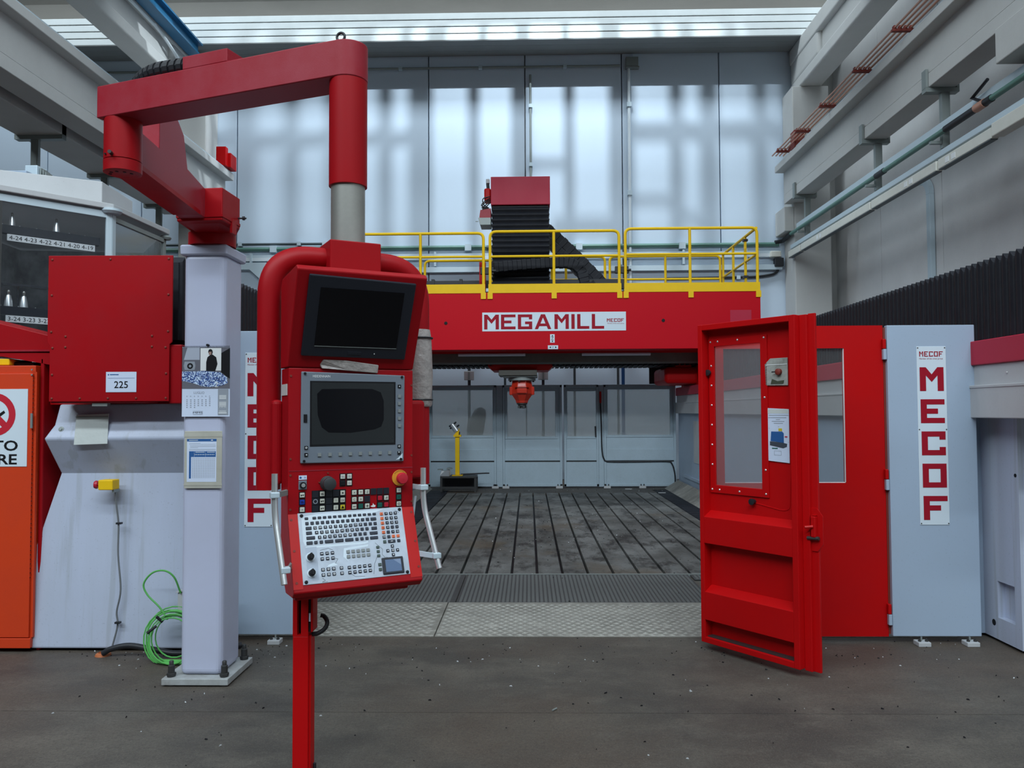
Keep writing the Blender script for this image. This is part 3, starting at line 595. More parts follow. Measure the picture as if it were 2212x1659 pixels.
MB().text('225', (-2.648, 4.996, 1.762), RX, UX, .044, 'C', bold=.008).build('number', PRINT_K, lab)
bq = MB().box(-2.735, -2.728, 4.9955, 4.9965, 1.845, 1.853); bq.box(-2.722, -2.665, 4.9955, 4.9965, 1.847, 1.852)
bq.box(-2.735, -2.56, 4.9955, 4.9965, 1.826, 1.8268); bq.build('header_line', PRINT_BL, lab)
t = tag(MB().ext([(-3.035, 5.165, 1.588), (-2.815, 5.165, 1.596), (-2.803, 5.13, 1.395), (-3.03, 5.13, 1.388)], (0, -.006, 0)).build('plastic_pouch', POUCH, bevel=.002), 'empty cloudy plastic pouch stuck on the grey base under the red box', 'pouch')
pf = MB().box(-3.034, -2.816, 5.150, 5.156, 1.572, 1.576).build('fold_line', GALVD, t)
t = thing('emergency_stop_box', 'yellow emergency stop box with a red button on the grey base', 'switch box', (-2.81, 5.2, 1.12))
MB().box(-2.86, -2.762, 5.12, 5.21, 1.088, 1.155).build('case', YEL, t, bevel=.006)
MB().box(-2.775, -2.762, 5.14, 5.212, 1.07, 1.09).build('gland', GALVD, t)
MB().lathe((-2.86, 5.155, 1.122), (-1, -.25, 0), [(.014, 0), (.014, .016), (.026, .018), (.028, .028), (.022, .04), (.004, .044)]).build('push_button', BTNR, t, smooth=True)
t = thing('switch_cable', 'grey cable hanging from the yellow emergency stop box to the floor', 'cable', (-2.77, 5.2, 0))
MB().tube(smooth_path([(-2.768, 5.17, 1.075), (-2.765, 5.18, .98), (-2.755, 5.19, .85), (-2.755, 5.19, .65), (-2.735, 5.19, .42), (-2.765, 5.2, .27), (-2.758, 5.2, .18), (-2.79, 5.19, .03)], 6), .006, 8).build('cable', GREYC, t, smooth=True)
for z in (.86, .20): MB().box(-2.768, -2.735, 5.178, 5.206, z - .006, z + .006).build('cable_clip', BLK, t)
tag(MB().lathe((-2.82, 5.14, 0), (0, 0, 1), [(.05, 0), (.045, .012), (.03, .02), (.028, .008)]).build('floor_conduit_cap', WOODY, smooth=True), 'rusty orange conduit cap on the floor where the grey cable ends', 'cap')
tag(MB().tube(smooth_path([(-2.80, 5.10, .024), (-2.74, 5.1, .055), (-2.62, 5.1, .075), (-2.45, 5.08, .055), (-2.3, 5.1, .026), (-2.05, 5.22, .022), (-1.96, 5.30, .022)], 6), .019, 10).build('black_hose', BLK, smooth=True), 'thick black hose along the floor at the foot of the grey base', 'hose')
t = thing('green_cable_coil', 'bright green cable coiled on the floor behind the lilac column', 'cable', (-2.36, 5.06, 0))
MB().tube(smooth_path([(-2.285, 5.09, .42), (-2.31, 5.05, .53), (-2.37, 5.04, .575), (-2.45, 5.04, .56), (-2.505, 5.04, .49), (-2.48, 5.04, .42), (-2.40, 5.04, .34), (-2.345, 5.04, .26)], 6), .006, 8).build('loop', GREENC, t, smooth=True)
r_ = random.Random(5)
for k in range(9):
    R1 = .13 + .018 * (k % 4) + r_.uniform(-.01, .01); cx = -2.30 + r_.uniform(-.02, .02); pts = []
    for i in range(25):
        th = 2 * math.pi * i / 24 + .4; pts.append((cx + R1 * 1.05 * math.cos(th) - .02 * math.sin(th), 5.02 + .012 * k - .10 * (1 - (math.sin(th) + 1) / 2), max(.012, .145 + (R1 + .0) * math.sin(th))))
    MB().tube(pts, .0048, 6).build('cable_turn', GREENC, t, smooth=True)
for p, q in (((-2.45, 4.98, .19), (-2.40, 5.0, .23)), ((-2.40, 5.0, .29), (-2.37, 5.02, .25))): MB().cyl(p, q, .009, n=8).build('plug', BLK, t)
t = thing('junction_box', 'small grey junction box on the base half hidden by the lilac column', 'box', (-2.2, 5.15, .27)); MB().box(-2.31, -2.12, 5.1, 5.2, .26, .42).build('case', COVERG, t, bevel=.006); MB().ext([(-2.315, 5.09, .42), (-2.1, 5.09, .46), (-2.1, 5.21, .46), (-2.315, 5.21, .42)], (0, 0, .008)).build('lid', COVERG, t)

t = thing('right_guideway', 'grey machine column base with red and grey covers at the right edge', 'machine base', (3.6, 5.2, 0))
# side wall facing the entrance, with an open pocket near its foot
XS = 3.215
for a in ((5.2, 13, .42, 1.55), (5.2, 5.27, .02, .42), (5.46, 13, .02, .42), (5.27, 5.46, .02, .17)): MB().box(XS, XS + .05, a[0], a[1], a[2], a[3]).build('side_plate', CASTP, t)
MB().box(XS + .13, XS + .14, 5.2, 5.6, .05, .5).build('pocket_back', CASTP, t); MB().box(XS + .05, XS + .13, 5.46, 5.48, .1, .45).build('pocket_side', DARKST, t)
MB().disc((XS - .001, 5.51, .125), (1, 0, 0), .022).build('bolt_hole', PRINT_K, t)
MB().cyl((XS - .003, 5.23, 1.16), (XS, 5.23, 1.16), .012).build('side_screw', PRINT_K, t)
loft_base(MB(), [(.02, 3.265, 5.19), (.70, 3.265, 5.18), (1.17, 3.255, 5.17), (1.18, 3.255, 5.24), (1.42, 3.36, 5.10), (1.55, 3.33, 5.16)], 4.4, 13).build('base_casting', CASTP, t, bevel=.01)
MB().box(3.04, 4.3, 4.6, 16.2, 1.54, 1.75).build('lower_cover', COVERG, t, bevel=.006); MB().box(3.07, 4.3, 4.6, 16.2, 1.75, 1.90).build('upper_cover', COVERG, t, bevel=.006)
MB().box(3.035, 3.075, 4.6, 16.2, 1.742, 1.762).build('cover_lip', COVERG, t, bevel=.004)
MB().box(3.05, 4.3, 4.55, 16.2, 1.90, 2.065).build('red_cover', RED_CAP, t, bevel=.006)
MB().box(3.10, 3.22, 5.62, 16.2, .02, 1.54).build('inner_wall', PANEL, t); MB().box(3.092, 3.1, 13.6, 14.7, .62, 1.40).build('window_sheet', COVERG, t); MB().box(3.07, 3.1, 11.0, 15.6, .28, .33).build('ledge', PANEL, t)
MB().lathe((3.068, 5.05, 1.835), (-1, 0, 0), [(.008, 0), (.006, .006)], 10).build('screw', CHROME, t)

# ================================================================== GANTRY
t = thing('gantry_beam', 'wide red gantry beam spanning the machine with yellow railing on top', 'gantry', (.45, 14.5, 2.68)); G = t
YG = 13.7
MB().ext([(-3.2, YG, 2.685), (4.085, YG, 2.685), (4.085, YG, 3.685), (4.06, YG, 3.715), (-3.2, YG, 3.715)], (0, .5, 0)).build('beam_front', RED_BEAM, t, bevel=.008)
MB().box(-3.2, 4.0, 14.2, 14.32, 2.66, 3.70).build('beam_back', RED_BEAM, t); MB().box(-3.2, 4.05, 15.5, 16.15, 2.7, 3.70).build('rear_beam', RED_BEAM, t, bevel=.01)
MB().box(-3.1, 4.0, 14.32, 14.4, 2.50, 2.70).build('lower_sheet', BEIGE, t); MB().box(-3.1, 4.0, 14.40, 14.44, 2.47, 2.56).build('lower_lip', GALVD, t)
for k in range(72):
    x = -3.05 + .0965 * k
    if -.72 < x < .42: continue
    if k == 0: rb = MB().ext([(x, 14.5, 2.44), (x + .07, 14.5, 2.44), (x + .035, 14.5, 2.50)], (0, .9, 0)).build('way_rib', BEL, t); rc = where(rb)
    else: rep(rb, rc + Vector((.0965 * k, 0, 0)))
MB().box(-3.1, 4.0, 14.48, 15.5, 2.47, 2.62).build('way_cover', BEL, t)
MB().box(3.15, 4.1, 13.72, 16.1, 2.07, 2.69).build('saddle', RED, t, bevel=.01); MB().box(-3.2, -2.3, 13.72, 16.1, 2.07, 2.69).build('saddle', RED, t, bevel=.01)
MB().box(2.55, 3.2, 14.6, 15.9, 2.1, 2.42).build('saddle_drive', RED, t, bevel=.08, segs=4); MB().box(2.75, 3.05, 14.6, 15.8, 2.42, 2.6).build('saddle_neck', RED, t); MB().box(2.5, 2.95, 16.12, 16.18, 2.15, 2.6).build('black_guard', BLK, t)
MB().box(3.55, 3.92, YG - .004, YG, 3.0, 3.36).build('cover_sheet', RED_CAP, t)
for x, z in ((-1.458, 3.162), (2.378, 3.185)): MB().lathe((x, YG - .001, z), (0, -1, 0), [(.03, 0), (.03, .004), (.02, .005)]).build('hole_plug', PRINT_K, t)
MB().box(-3.2, 4.05, YG, 16.15, 3.70, 3.72).build('platform', DARKST, t)
sg = MB().box(-.812, 1.722, YG - .006, YG - .0005, 3.012, 3.345).build('name_plate', SIGN, t, label='long white sign reading MEGAMILL in dark red')
b = MB(); yq = YG - .008; sx = 2.534 / 310.0                    # one unit of the sign's width
for ch, x0, x1 in (('M', 4, 36), ('E', 40.5, 72), ('G', 77, 108), ('A', 113.5, 149), ('M', 156, 187), ('I', 192.5, 200), ('L', 205, 231), ('L', 236.5, 263)):
    b.letter(ch, (-.812 + x0 * sx, yq, 3.045), RX, UX, (x1 - x0) * sx, .262, .058)
for i, ch in enumerate('MECOF'): b.letter(ch, (-.812 + (269 + i * 7.6) * sx, yq, 3.165), RX, UX, 6.3 * sx, .06, .013)
b.text('Member of the emco group', (-.812 + 288 * sx, yq, 3.13), RX, UX, .018, 'C', width=36 * sx)
b.build('lettering', PRINT_R, sg)
pz = MB().box(.385, .465, YG - .004, YG - .0005, 2.805, 2.953).build('axis_plate', SIGN, t, label='small upright white plate with a Z'); MB().text('Z', (.425, YG - .006, 2.855), RX, UX, .05, 'C').build('lettering', PRINT_K, pz)
MB().face([(.405, YG - .006, 2.915), (.445, YG - .006, 2.915), (.425, YG - .006, 2.94)]).face([(.405, YG - .006, 2.84), (.445, YG - .006, 2.84), (.425, YG - .006, 2.815)]).build('arrows', PRINT_K, pz)
px_ = MB().box(.345, .525, YG - .004, YG - .0005, 2.69, 2.757).build('axis_plate', SIGN, t, label='small flat white plate with a Y'); MB().text('Y', (.435, YG - .006, 2.702), RX, UX, .04, 'C').build('lettering', PRINT_K, px_)
MB().face([(.40, YG - .006, 2.706), (.40, YG - .006, 2.74), (.365, YG - .006, 2.723)]).face([(.47, YG - .006, 2.706), (.47, YG - .006, 2.74), (.505, YG - .006, 2.723)]).build('arrows', PRINT_K, px_)
for x0, x1 in ((-1.285, -.055), (.978, 2.225)):
    l_ = MB().box(x0, x1, 14.22, 14.30, 2.66, 2.70).build('lamp_holder', BEIGE, t); MB().cyl((x0, 14.2, 2.632), (x1, 14.2, 2.632), .028).build('lamp_tube', TUBEL, l_, smooth=True)
# railing
r = .026
def rail_section(label, x0, x1, y, zt, zm, zb, posts, board=True, fx=True):
    g = MB().tube(fillet([(x0, y, zb), (x0, y, zt), (x1, y, zt), (x1, y, zb)], .11, 5), r, 8).build('guard_rail', YEL, G, smooth=True, label=label)
    MB().cyl((x0, y, zm), (x1, y, zm), r * .85, n=8).build('middle_rail', YEL, g, smooth=True)
    for p in posts: MB().cyl((p, y, zb), (p, y, zt), r, n=8).build('rail_post', YEL, g, smooth=True)
    if board: MB().box(x0 - .03, x1 + .03, y - .05, y - .04, 3.69, 3.85).build('toe_board', YEL, g)
    if board:
        for p in [x0, x1] + list(posts): 
            k = MB().box(p - .045, p + .045, y - .06, y - .025, 3.585, 3.70).build('foot_plate', YEL, g)
    return g
zt, zm = 4.80, 4.35
rail_section('left section of the yellow railing', -3.1, -.79, 13.74, zt - .03, zm, 3.70, (-1.914,))
rail_section('middle section of the yellow railing in front of the ram', -.672, 1.617, 13.74, zt - .005, zm, 3.70, (.461,))
rail_section('right section of the yellow railing', 1.728, 4.05, 13.74, zt + .025, zm + .015, 3.70, (2.867,))
rail_section('rear left section of the yellow railing', -2.15, -.72, 16.1, zt - .06, 4.30, 3.70, (), False)
rail_section('rear middle section of the yellow railing', .5, 1.60, 16.1, zt, 4.32, 3.70, (.79,), False)
rail_section('rear right section of the yellow railing', 1.70, 3.98, 16.1, zt, 4.32, 3.70, (2.85,), False)
g = MB().tube([(4.04, 13.74, zt + .02), (4.04, 16.1, zt + .02)], r, 8).build('guard_rail', YEL, G, smooth=True, label='yellow railing along the right end of the beam')
MB().cyl((4.04, 13.74, zm), (4.04, 16.1, zm), r * .85, n=8).build('middle_rail', YEL, g, smooth=True)
for y in (14.45, 15.3, 16.1): MB().box(4.02, 4.06, y - .03, y + .03, 3.70, zt + .02).build('rail_post', YEL, g, bevel=.008)
for z in (4.73, 4.05): MB().box(4.0, 4.08, 14.4, 14.5, z, z + .04).build('cable_tie', BLK, g)
# things lying on the platform
t = thing('cable_bundle', 'black cable trough on the gantry platform behind the left railing', 'cable trough', (-1.4, 15.2, 3.72)); MB().box(-2.3, -.75, 15.2, 15.3, 4.03, 4.17).build('trough', BLK, t); MB().box(-2.3, -.75, 15.15, 15.25, 3.85, 3.93).build('lower_bar', BLK, t)
for x in (-1.9, -1.35, -.9): MB().box(x, x + .06, 15.18, 15.32, 3.72, 4.2).build('trough_foot', BLK, t)
t = thing('red_bracket', 'small red bracket on the platform left of the milling ram', 'bracket', (-.79, 14.6, 3.72)); MB().box(-.92, -.80, 14.6, 14.7, 3.72, 4.42).build('upright', RED, t); MB().box(-.92, -.70, 14.58, 14.6, 3.72, 3.85).build('foot', RED, t)
for x, lb in ((-.73, 'black clamp block joining the left and middle railing sections'), (1.67, 'black clamp block joining the middle and right railing sections')):
    t = thing('railing_joint', lb, 'clamp', (x, 13.78, 4.1)); MB().box(x - .12, x + .12, 13.78, 13.84, 4.04, 4.17).build('block', BLK, t, bevel=.01); MB().cyl((x + .09, 13.77, 4.1), (x + .16, 13.77, 4.1), .02).build('pin', BLK, t)
tag(MB().box(.42, 1.9, 15.3, 15.42, 4.0, 4.2).build('cable_trough', BLK, bevel=.01), 'black cable trough on the platform right of the milling ram', 'cable trough')

# milling ram
t = thing('milling_ram', 'tall milling ram with red cap and black bellows through the gantry', 'milling ram', (-.14, 14.7, 1.65))
RX0, RX1 = -.672, .405
MB().box(RX0 - .01, RX1 + .012, 14.3, 15.25, 5.43, 5.955).build('red_cap', RED_CAP, t, bevel=.008)
n = 17; z0 = 3.72; h = (5.40 - z0) / n
b = MB(); a_ = .028
b.loft([[(RX0 + q, 14.32 + q, z), (RX1 - q, 14.32 + q, z), (RX1 - q, 15.2 - q, z), (RX0 + q, 15.2 - q, z)] for z, q in ((z0, a_), (z0 + h * .45, 0), (z0 + h * .6, 0), (z0 + h, a_))], caps=False)
f0 = b.build('bellows_fold', BEL, t); c0 = where(f0)
for k in range(1, n): rep(f0, c0 + Vector((0, 0, h * k)))
MB().box(RX0 + .02, RX1 - .02, 14.36, 15.18, 5.39, 5.44).build('top_band', BLK, t)
MB().loft([[(-.76, 14.5, 2.50), (.462, 14.5, 2.50), (.462, 15.4, 2.50), (-.76, 15.4, 2.50)], [(-.755, 14.5, 2.43), (.457, 14.5, 2.43), (.457, 15.4, 2.43), (-.755, 15.4, 2.43)], [(-.67, 14.55, 2.362), (.378, 14.55, 2.362), (.378, 15.35, 2.362), (-.67, 15.35, 2.362)]]).build('slide_plate', RED_BRIGHT, t, bevel=.006)
MB().box(-.555, .16, 14.4, 15.2, 2.262, 2.362).build('adapter_plate', BEIGE, t, bevel=.01); MB().box(-.48, .17, 14.45, 15.1, 2.235, 2.262).build('adapter_flange', GALVD, t, bevel=.005)
hc = (-.125, 14.72, 0)
MB().lathe(hc, (0, 0, 1), [(.26, 2.175), (.26, 2.235)], 24).build('head_flange', GALVD, t, smooth=True)
for k in range(6):
    an = k * math.pi / 3 + .3; MB().cyl((hc[0] + .225 * math.cos(an), hc[1] + .225 * math.sin(an), 2.15), (hc[0] + .225 * math.cos(an), hc[1] + .225 * math.sin(an), 2.18), .022, n=6).build('flange_bolt', DARKST, t)
hd = MB().loft([[(hc[0] + rx * math.cos(a), hc[1] + rx * math.sin(a), z) for a in [math.pi / 8 + math.pi / 4 * k for k in range(8)]] for z, rx in ((2.178, .195), (2.12, .20), (2.07, .215), (2.00, .225), (1.93, .222), (1.80, .13), (1.75, .115))]).build('spindle_head', SPIN, t, bevel=.012)
MB().loft([[(hc[0] + sx_, 14.48, 2.04), (hc[0] + sx_ * .9, 14.48, 2.04), (hc[0] + sx_ * .9, 14.6, 2.04), (hc[0] + sx_, 14.6, 2.04)] for sx_ in (.13, -.13)]).build('head_rib', SPIN, hd)
for s in (-1, 1): MB().box(hc[0] + s * .205 - .03, hc[0] + s * .205 + .03, 14.6, 14.85, 1.90, 2.06).build('side_cap', SPIN, hd, bevel=.02)
MB().box(hc[0] - .10, hc[0] + .10, 14.47, 14.53, 1.93, 2.03).build('front_cap', SPIN, hd, bevel=.02)
MB().lathe(hc, (0, 0, -1), [(.10, -1.76), (.10, -1.73), (.075, -1.72), (.075, -1.69), (.05, -1.68), (.05, -1.65)], 16).build('tool_nose', DARKST, t, smooth=True)
for k in range(4):
    an = k * math.pi / 2 + .5; MB().box(hc[0] + .07 * math.cos(an) - .02, hc[0] + .07 * math.cos(an) + .02, hc[1] + .07 * math.sin(an) - .02, hc[1] + .07 * math.sin(an) + .02, 1.655, 1.70).build('tool_insert', DARKST, t)
# side equipment of the ram
MB().box(-.81, -.685, 14.35, 14.6, 5.52, 5.76).build('valve_block', RED, t, bevel=.03)
MB().loft([[(-.90, 14.32, 5.19), (-.685, 14.32, 5.19), (-.685, 14.7, 5.19), (-.90, 14.7, 5.19)], [(-.88, 14.32, 5.34), (-.685, 14.32, 5.37), (-.685, 14.7, 5.37), (-.88, 14.7, 5.34)]]).build('motor_cover', RED_DUSTY, t)
MB().loft([[(-.88, 14.3, 5.06), (-.685, 14.3, 5.06), (-.685, 14.7, 5.06), (-.88, 14.7, 5.06)], [(-.92, 14.3, 5.19), (-.685, 14.3, 5.19), (-.685, 14.7, 5.19), (-.92, 14.7, 5.19)]]).build('drip_tray', GALVD, t)
MB().box(-.775, -.71, 14.38, 14.46, 5.86, 5.94).build('camera', COVERG, t, bevel=.008); MB().cyl((-.745, 14.42, 5.86), (-.735, 14.42, 5.74), .03).build('camera_mount', BLK, t)
MB().cyl((-.97, 14.34, 5.13), (-.92, 14.34, 5.13), .008).build('wire_stub', GALVD, t)
rq = random.Random(2)
for k in range(5):
    p = [(-.70, 14.35, 5.6 - .03 * k), (-.80 - .03 * rq.random(), 14.33, 5.55 - .05 * k), (-.86 + .05 * rq.random(), 14.33, 5.44 - .02 * k), (-.72, 14.35, 5.38)]
    MB().tube(smooth_path(p, 6), .010, 6).build('ram_cable', BLK, t, smooth=True)

# energy chains: every link is a piece of its own
def chain(label, pts, w, th, y, pitch):
    P = smooth_path(pts, 20); L = [0]
    for a, b in zip(P, P[1:]): L.append(L[-1] + (b - a).length)
    t = thing('energy_chain', label, 'cable chain', P[-1]); d = 0; i = 0; k = 0
    while d < L[-1] - pitch * .5:
        while L[i + 1] < d: i += 1
        f = (d - L[i]) / (L[i + 1] - L[i]); p = P[i].lerp(P[i + 1], f); q = (P[i + 1] - P[i]).normalized(); nn = Vector((-q.z, 0, q.x)); s = 1.0 if k % 2 else .93
        M_ = frame(p, q, nn); hl = pitch * .54
        bb = MB(M_).ext([(-hl, -th / 2 * s, -w / 2 * s), (hl * .8, -th / 2 * s, -w / 2 * s), (hl, -th / 2 * s * .8, -w / 2 * s), (hl, th / 2 * s * .8, -w / 2 * s), (hl * .8, th / 2 * s, -w / 2 * s), (-hl, th / 2 * s, -w / 2 * s)], (0, 0, w * s))
        bb.build('chain_link', BEL, t, bevel=.008, segs=1); d += pitch; k += 1
chain('upper black energy chain slanting from the ram down to the platform', [(.36, 15.72, 5.32), (.75, 15.72, 4.96), (1.2, 15.72, 4.50), (1.55, 15.72, 4.12), (1.68, 15.72, 3.85)], .3, .2, 15.72, .098)
chain('lower black energy chain slanting from the ram beside the upper one', [(.36, 15.4, 5.0), (.7, 15.4, 4.68), (1.05, 15.4, 4.32), (1.33, 15.4, 4.0), (1.42, 15.4, 3.85)], .2, .18, 15.4, .098)
chain('black energy chain lying level across the foot of the ram and curving down', [(-.66, 14.15, 4.22), (-.2, 14.15, 4.26), (.3, 14.15, 4.29), (.72, 14.15, 4.30), (.94, 14.15, 4.20), (1.02, 14.15, 4.0), (1.05, 14.15, 3.82)], .16, .19, 14.15, .085)

# ================================================================== REAR ENCLOSURE
YE = 16.3
def rear_panel(label, x0, x1, wx0, wx1, wz0, wz1, feet=(), m=REARP):
    t = thing('machine_guard', label, 'machine guard', ((x0 + x1) / 2, YE, 0))
    z0, z1 = .03, 2.145
    b = MB(); b.box(x0, wx0, YE, YE + .04, .80, z1); b.box(wx1, x1, YE, YE + .04, .80, z1); b.box(wx0, wx1, YE, YE + .04, wz1, z1); b.box(wx0, wx1, YE, YE + .04, .80, wz0)
    b.build('upper_sheet', m, t)
    MB().box(x0, x1, YE - .02, YE + .04, .565, .80).build('middle_sheet', m, t, bevel=.004); MB().box(x0, x1, YE - .02, YE + .04, z0, .535).build('lower_sheet', m, t, bevel=.004)
    MB().box(x0, x1, YE + .01, YE + .04, .535, .565).build('slot', DARKST, t)
    f = MB(); q = .05; f.box(wx0 - q, wx0, YE - .015, YE, wz0 - q, wz1 + q); f.box(wx1, wx1 + q, YE - .015, YE, wz0 - q, wz1 + q); f.box(wx0, wx1, YE - .015, YE, wz1, wz1 + q); f.box(wx0, wx1, YE - .015, YE, wz0 - q, wz0)
    w = f.build('window_frame', m, t, bevel=.003); MB().box(wx0, wx1, YE + .015, YE + .02, wz0, wz1).build('window_pane', FROST, w)
    e = MB(); e.box(x0, x0 + .045, YE - .04, YE + .04, z0, z1); e.box(x1 - .045, x1, YE - .04, YE + .04, z0, z1); e.box(x0, x1, YE - .04, YE + .04, z1 - .05, z1); e.box(x0, x1, YE - .04, YE + .04, .0 + z0, z0 + .05)
    e.build('edge_frame', m, t, bevel=.004)
    for x in feet:
        k = MB().box(x - .07, x + .07, YE - .11, YE - .02, -.004, .045).build('foot', COVERG, t, bevel=.004); MB().cyl((x - .03, YE - .07, .045), (x - .03, YE - .07, .08), .012, n=6).cyl((x + .03, YE - .07, .045), (x + .03, YE - .07, .08), .012, n=6).build('foot_bolt', DARKST, k)
    return t
rear_panel('rear enclosure panel at the left behind the yellow post, with a frosted window', -2.10, -.68, -2.02, -.755, 1.095, 2.045, (-.60 - .1,))
rear_panel('rear enclosure panel with a frosted window right behind the red spindle head', -.545, .695, -.446, .555, 1.07, 2.017, (-.48, .63))
rear_panel('narrow rear enclosure door with a frosted window between two panels', .735, 1.455, .806, 1.406, 1.07, 2.012, ())
rear_panel('rear enclosure panel with the widest frosted window at the right', 1.565, 3.06, 1.648, 2.945, 1.095, 2.044, (1.62, 2.35))
for x0, x1, lb in ((-.68, -.545, 'upright post between the two left rear enclosure panels'), (1.455, 1.565, 'upright post between the rear door and the right rear panel')):
    tag(MB().box(x0 + .002, x1 - .002, YE - .03, YE + .05, .02, 2.14).build('enclosure_post', REARP, bevel=.006), lb, 'post')
t = thing('hand_switch', 'red handled switch hanging on a black cable on the rear post', 'switch', (1.5, YE - .05, 1.9)); MB().box(1.475, 1.515, YE - .075, YE - .032, 1.76, 2.0).build('handle', RED, t, bevel=.01)
MB().tube(smooth_path([(1.495, YE - .055, 1.76), (1.51, YE - .055, 1.3), (1.52, YE - .055, .8), (1.56, YE - .06, .60), (1.66, YE - .055, .55), (2.2, YE - .055, .545), (2.85, YE - .055, .55), (2.96, YE - .06, .5), (3.02, YE - .06, .3), (3.03, YE - .06, .05)], 8), .014, 8).build('cable', BLK, t, smooth=True)
MB().ext([(1.37, YE - .05, 1.28), (1.40, YE - .05, 1.28), (1.41, YE - .05, 1.06), (1.38, YE - .05, 1.06)], (0, .02, 0)).build('black_strap', BLK, t)
t = thing('dark_cover', 'dark rounded shape standing behind the left frosted rear window', 'cover', (-1.1, 16.75, 0))
MB().loft([[(-1.15 + dx + w * math.cos(a), 16.62 + .16 * math.sin(a), z) for a in [2 * math.pi * k / 14 for k in range(14)]] for z, w, dx in ((-.004, .2, 0), (.8, .2, .02), (1.1, .17, 0), (1.3, .19, .02), (1.5, .16, .08), (1.62, .12, .11), (1.68, .05, .12))]).build('cover', DARKST, t, smooth=True)
# posts of the hall seen above the rear panels
for x, lb in ((-1.3, 'slim dark post with a bracket above the left rear panel'), (.32, 'slim dark post with a bracket right of the spindle head')):
    t = thing('steel_post', lb, 'post', (x, 17.0, 0)); MB().box(x - .03, x + .03, 17.0, 17.06, -.004, 3.2).build('post', DCON, t); MB().box(x - .11, x + .11, 16.96, 17.0, 2.28, 2.48).build('bracket', COVERG, t, bevel=.01); MB().box(x - .02, x + .02, 16.94, 16.96, 2.3, 2.46).build('bracket_rib', GALVD, t)
for x, lb in ((-.52, 'slim dark post close to the left side of the spindle head'), (1.02, 'slim dark post above the narrow rear door'), (1.98, 'dark double post above the right rear panel')):
    tag(MB().box(x - .025, x + .025, 17.2, 17.25, -.004, 3.3).build('steel_post', DCON), lb, 'post')
tag(MB().box(2.07, 2.13, 17.3, 17.36, -.004, 3.3).build('steel_post', PRINT_BL), 'narrow dark blue post above the right rear panel', 'post')
# bench with the probe post and a steel pot
t = thing('steel_bench', 'low dark steel bench at the back left of the machine table', 'bench', (-1.42, 15.7, 0))
MB().box(-1.77, -1.05, 15.5, 15.95, .27, .31).build('top', DARKST, t, bevel=.005)
for x in (-1.77, -1.09):
    for y in (15.5, 15.9): MB().box(x, x + .045, y, y + .045, -.004, .27).build('leg', DARKST, t)
MB().box(-1.725, -1.09, 15.5, 15.54, .06, .10).build('rail', DARKST, t); MB().box(-1.725, -1.09, 15.88, 15.9, .06, .27).build('back_sheet', BLK, t)
t = thing('yellow_probe_post', 'yellow square post carrying a tilted steel holder on the bench', 'post', (-1.43, 15.65, .31))
MB().box(-1.54, -1.33, 15.56, 15.76, .312, .325).build('foot_plate', YEL, t); MB().box(-1.48, -1.395, 15.62, 15.7, .325, 1.09).build('post', YEL, t, bevel=.006)
MB().box(-1.51, -1.36, 15.59, 15.73, 1.09, 1.13).build('head_plate', YEL, t); MB().ext([(-1.50, 15.63, 1.13), (-1.41, 15.63, 1.13), (-1.395, 15.63, 1.26), (-1.44, 15.63, 1.22)], (0, .07, 0)).build('bracket', YEL, t)
MB().cyl((-1.445, 15.66, 1.20), (-1.545, 15.66, 1.335), .062, n=16).build('steel_holder', CHROME, t, smooth=True)
for p in ((-1.59, 15.6, 1.30), (-1.57, 15.6, 1.26), (-1.49, 15.6, 1.36), (-1.43, 15.6, 1.30)): MB().cyl(p, (p[0] + .02, p[1] + .06, p[2] + .02), .018, n=6).build('clamp_screw', BLK, t)
MB().cyl((-1.40, 15.66, 1.13), (-1.40, 15.66, 1.19), .015).build('black_knob', BLK, t)
t = thing('steel_pot', 'bent bright steel sheet part lying on the low bench', 'steel part', (-1.65, 15.6, .31))
MB(Matrix.Translation((-.03, 0, 0))).ext([(-1.76, 15.55, .315), (-1.70, 15.5, .312), (-1.56, 15.5, .312), (-1.53, 15.55, .33), (-1.56, 15.58, .44), (-1.66, 15.56, .41), (-1.72, 15.56, .42)], (0, .16, 0)).build('body', CHROME, t, bevel=.006)
MB(Matrix.Translation((-.03, 0, 0))).box(-1.80, -1.70, 15.56, 15.7, .43, .445).build('left_lip', GALVD, t); MB(Matrix.Translation((-.03, 0, 0))).ext([(-1.62, 15.55, .44), (-1.52, 15.55, .44), (-1.50, 15.55, .455), (-1.55, 15.55, .475), (-1.61, 15.55, .47)], (0, .14, 0)).build('right_lip', GALVD, t)
tag(MB().tube([(-1.38, 15.8, .325), (-.88, 15.75, .35), (-.80, 15.74, .352)], .014, 8).build('iron_rod', BLK), 'black iron rod sticking out over the right end of the bench', 'rod')
for x, y, lb in ((1.95, 15.9, 'thin white strip lying at the back of the floor by the rear panels'), (2.5, 15.15, 'thin white strip lying on the back edge of the slotted table')):
    tag(MB().box(x, x + .14, y, y + .03, .006, .012).build('white_strip', PRINT_W), lb, 'strip')

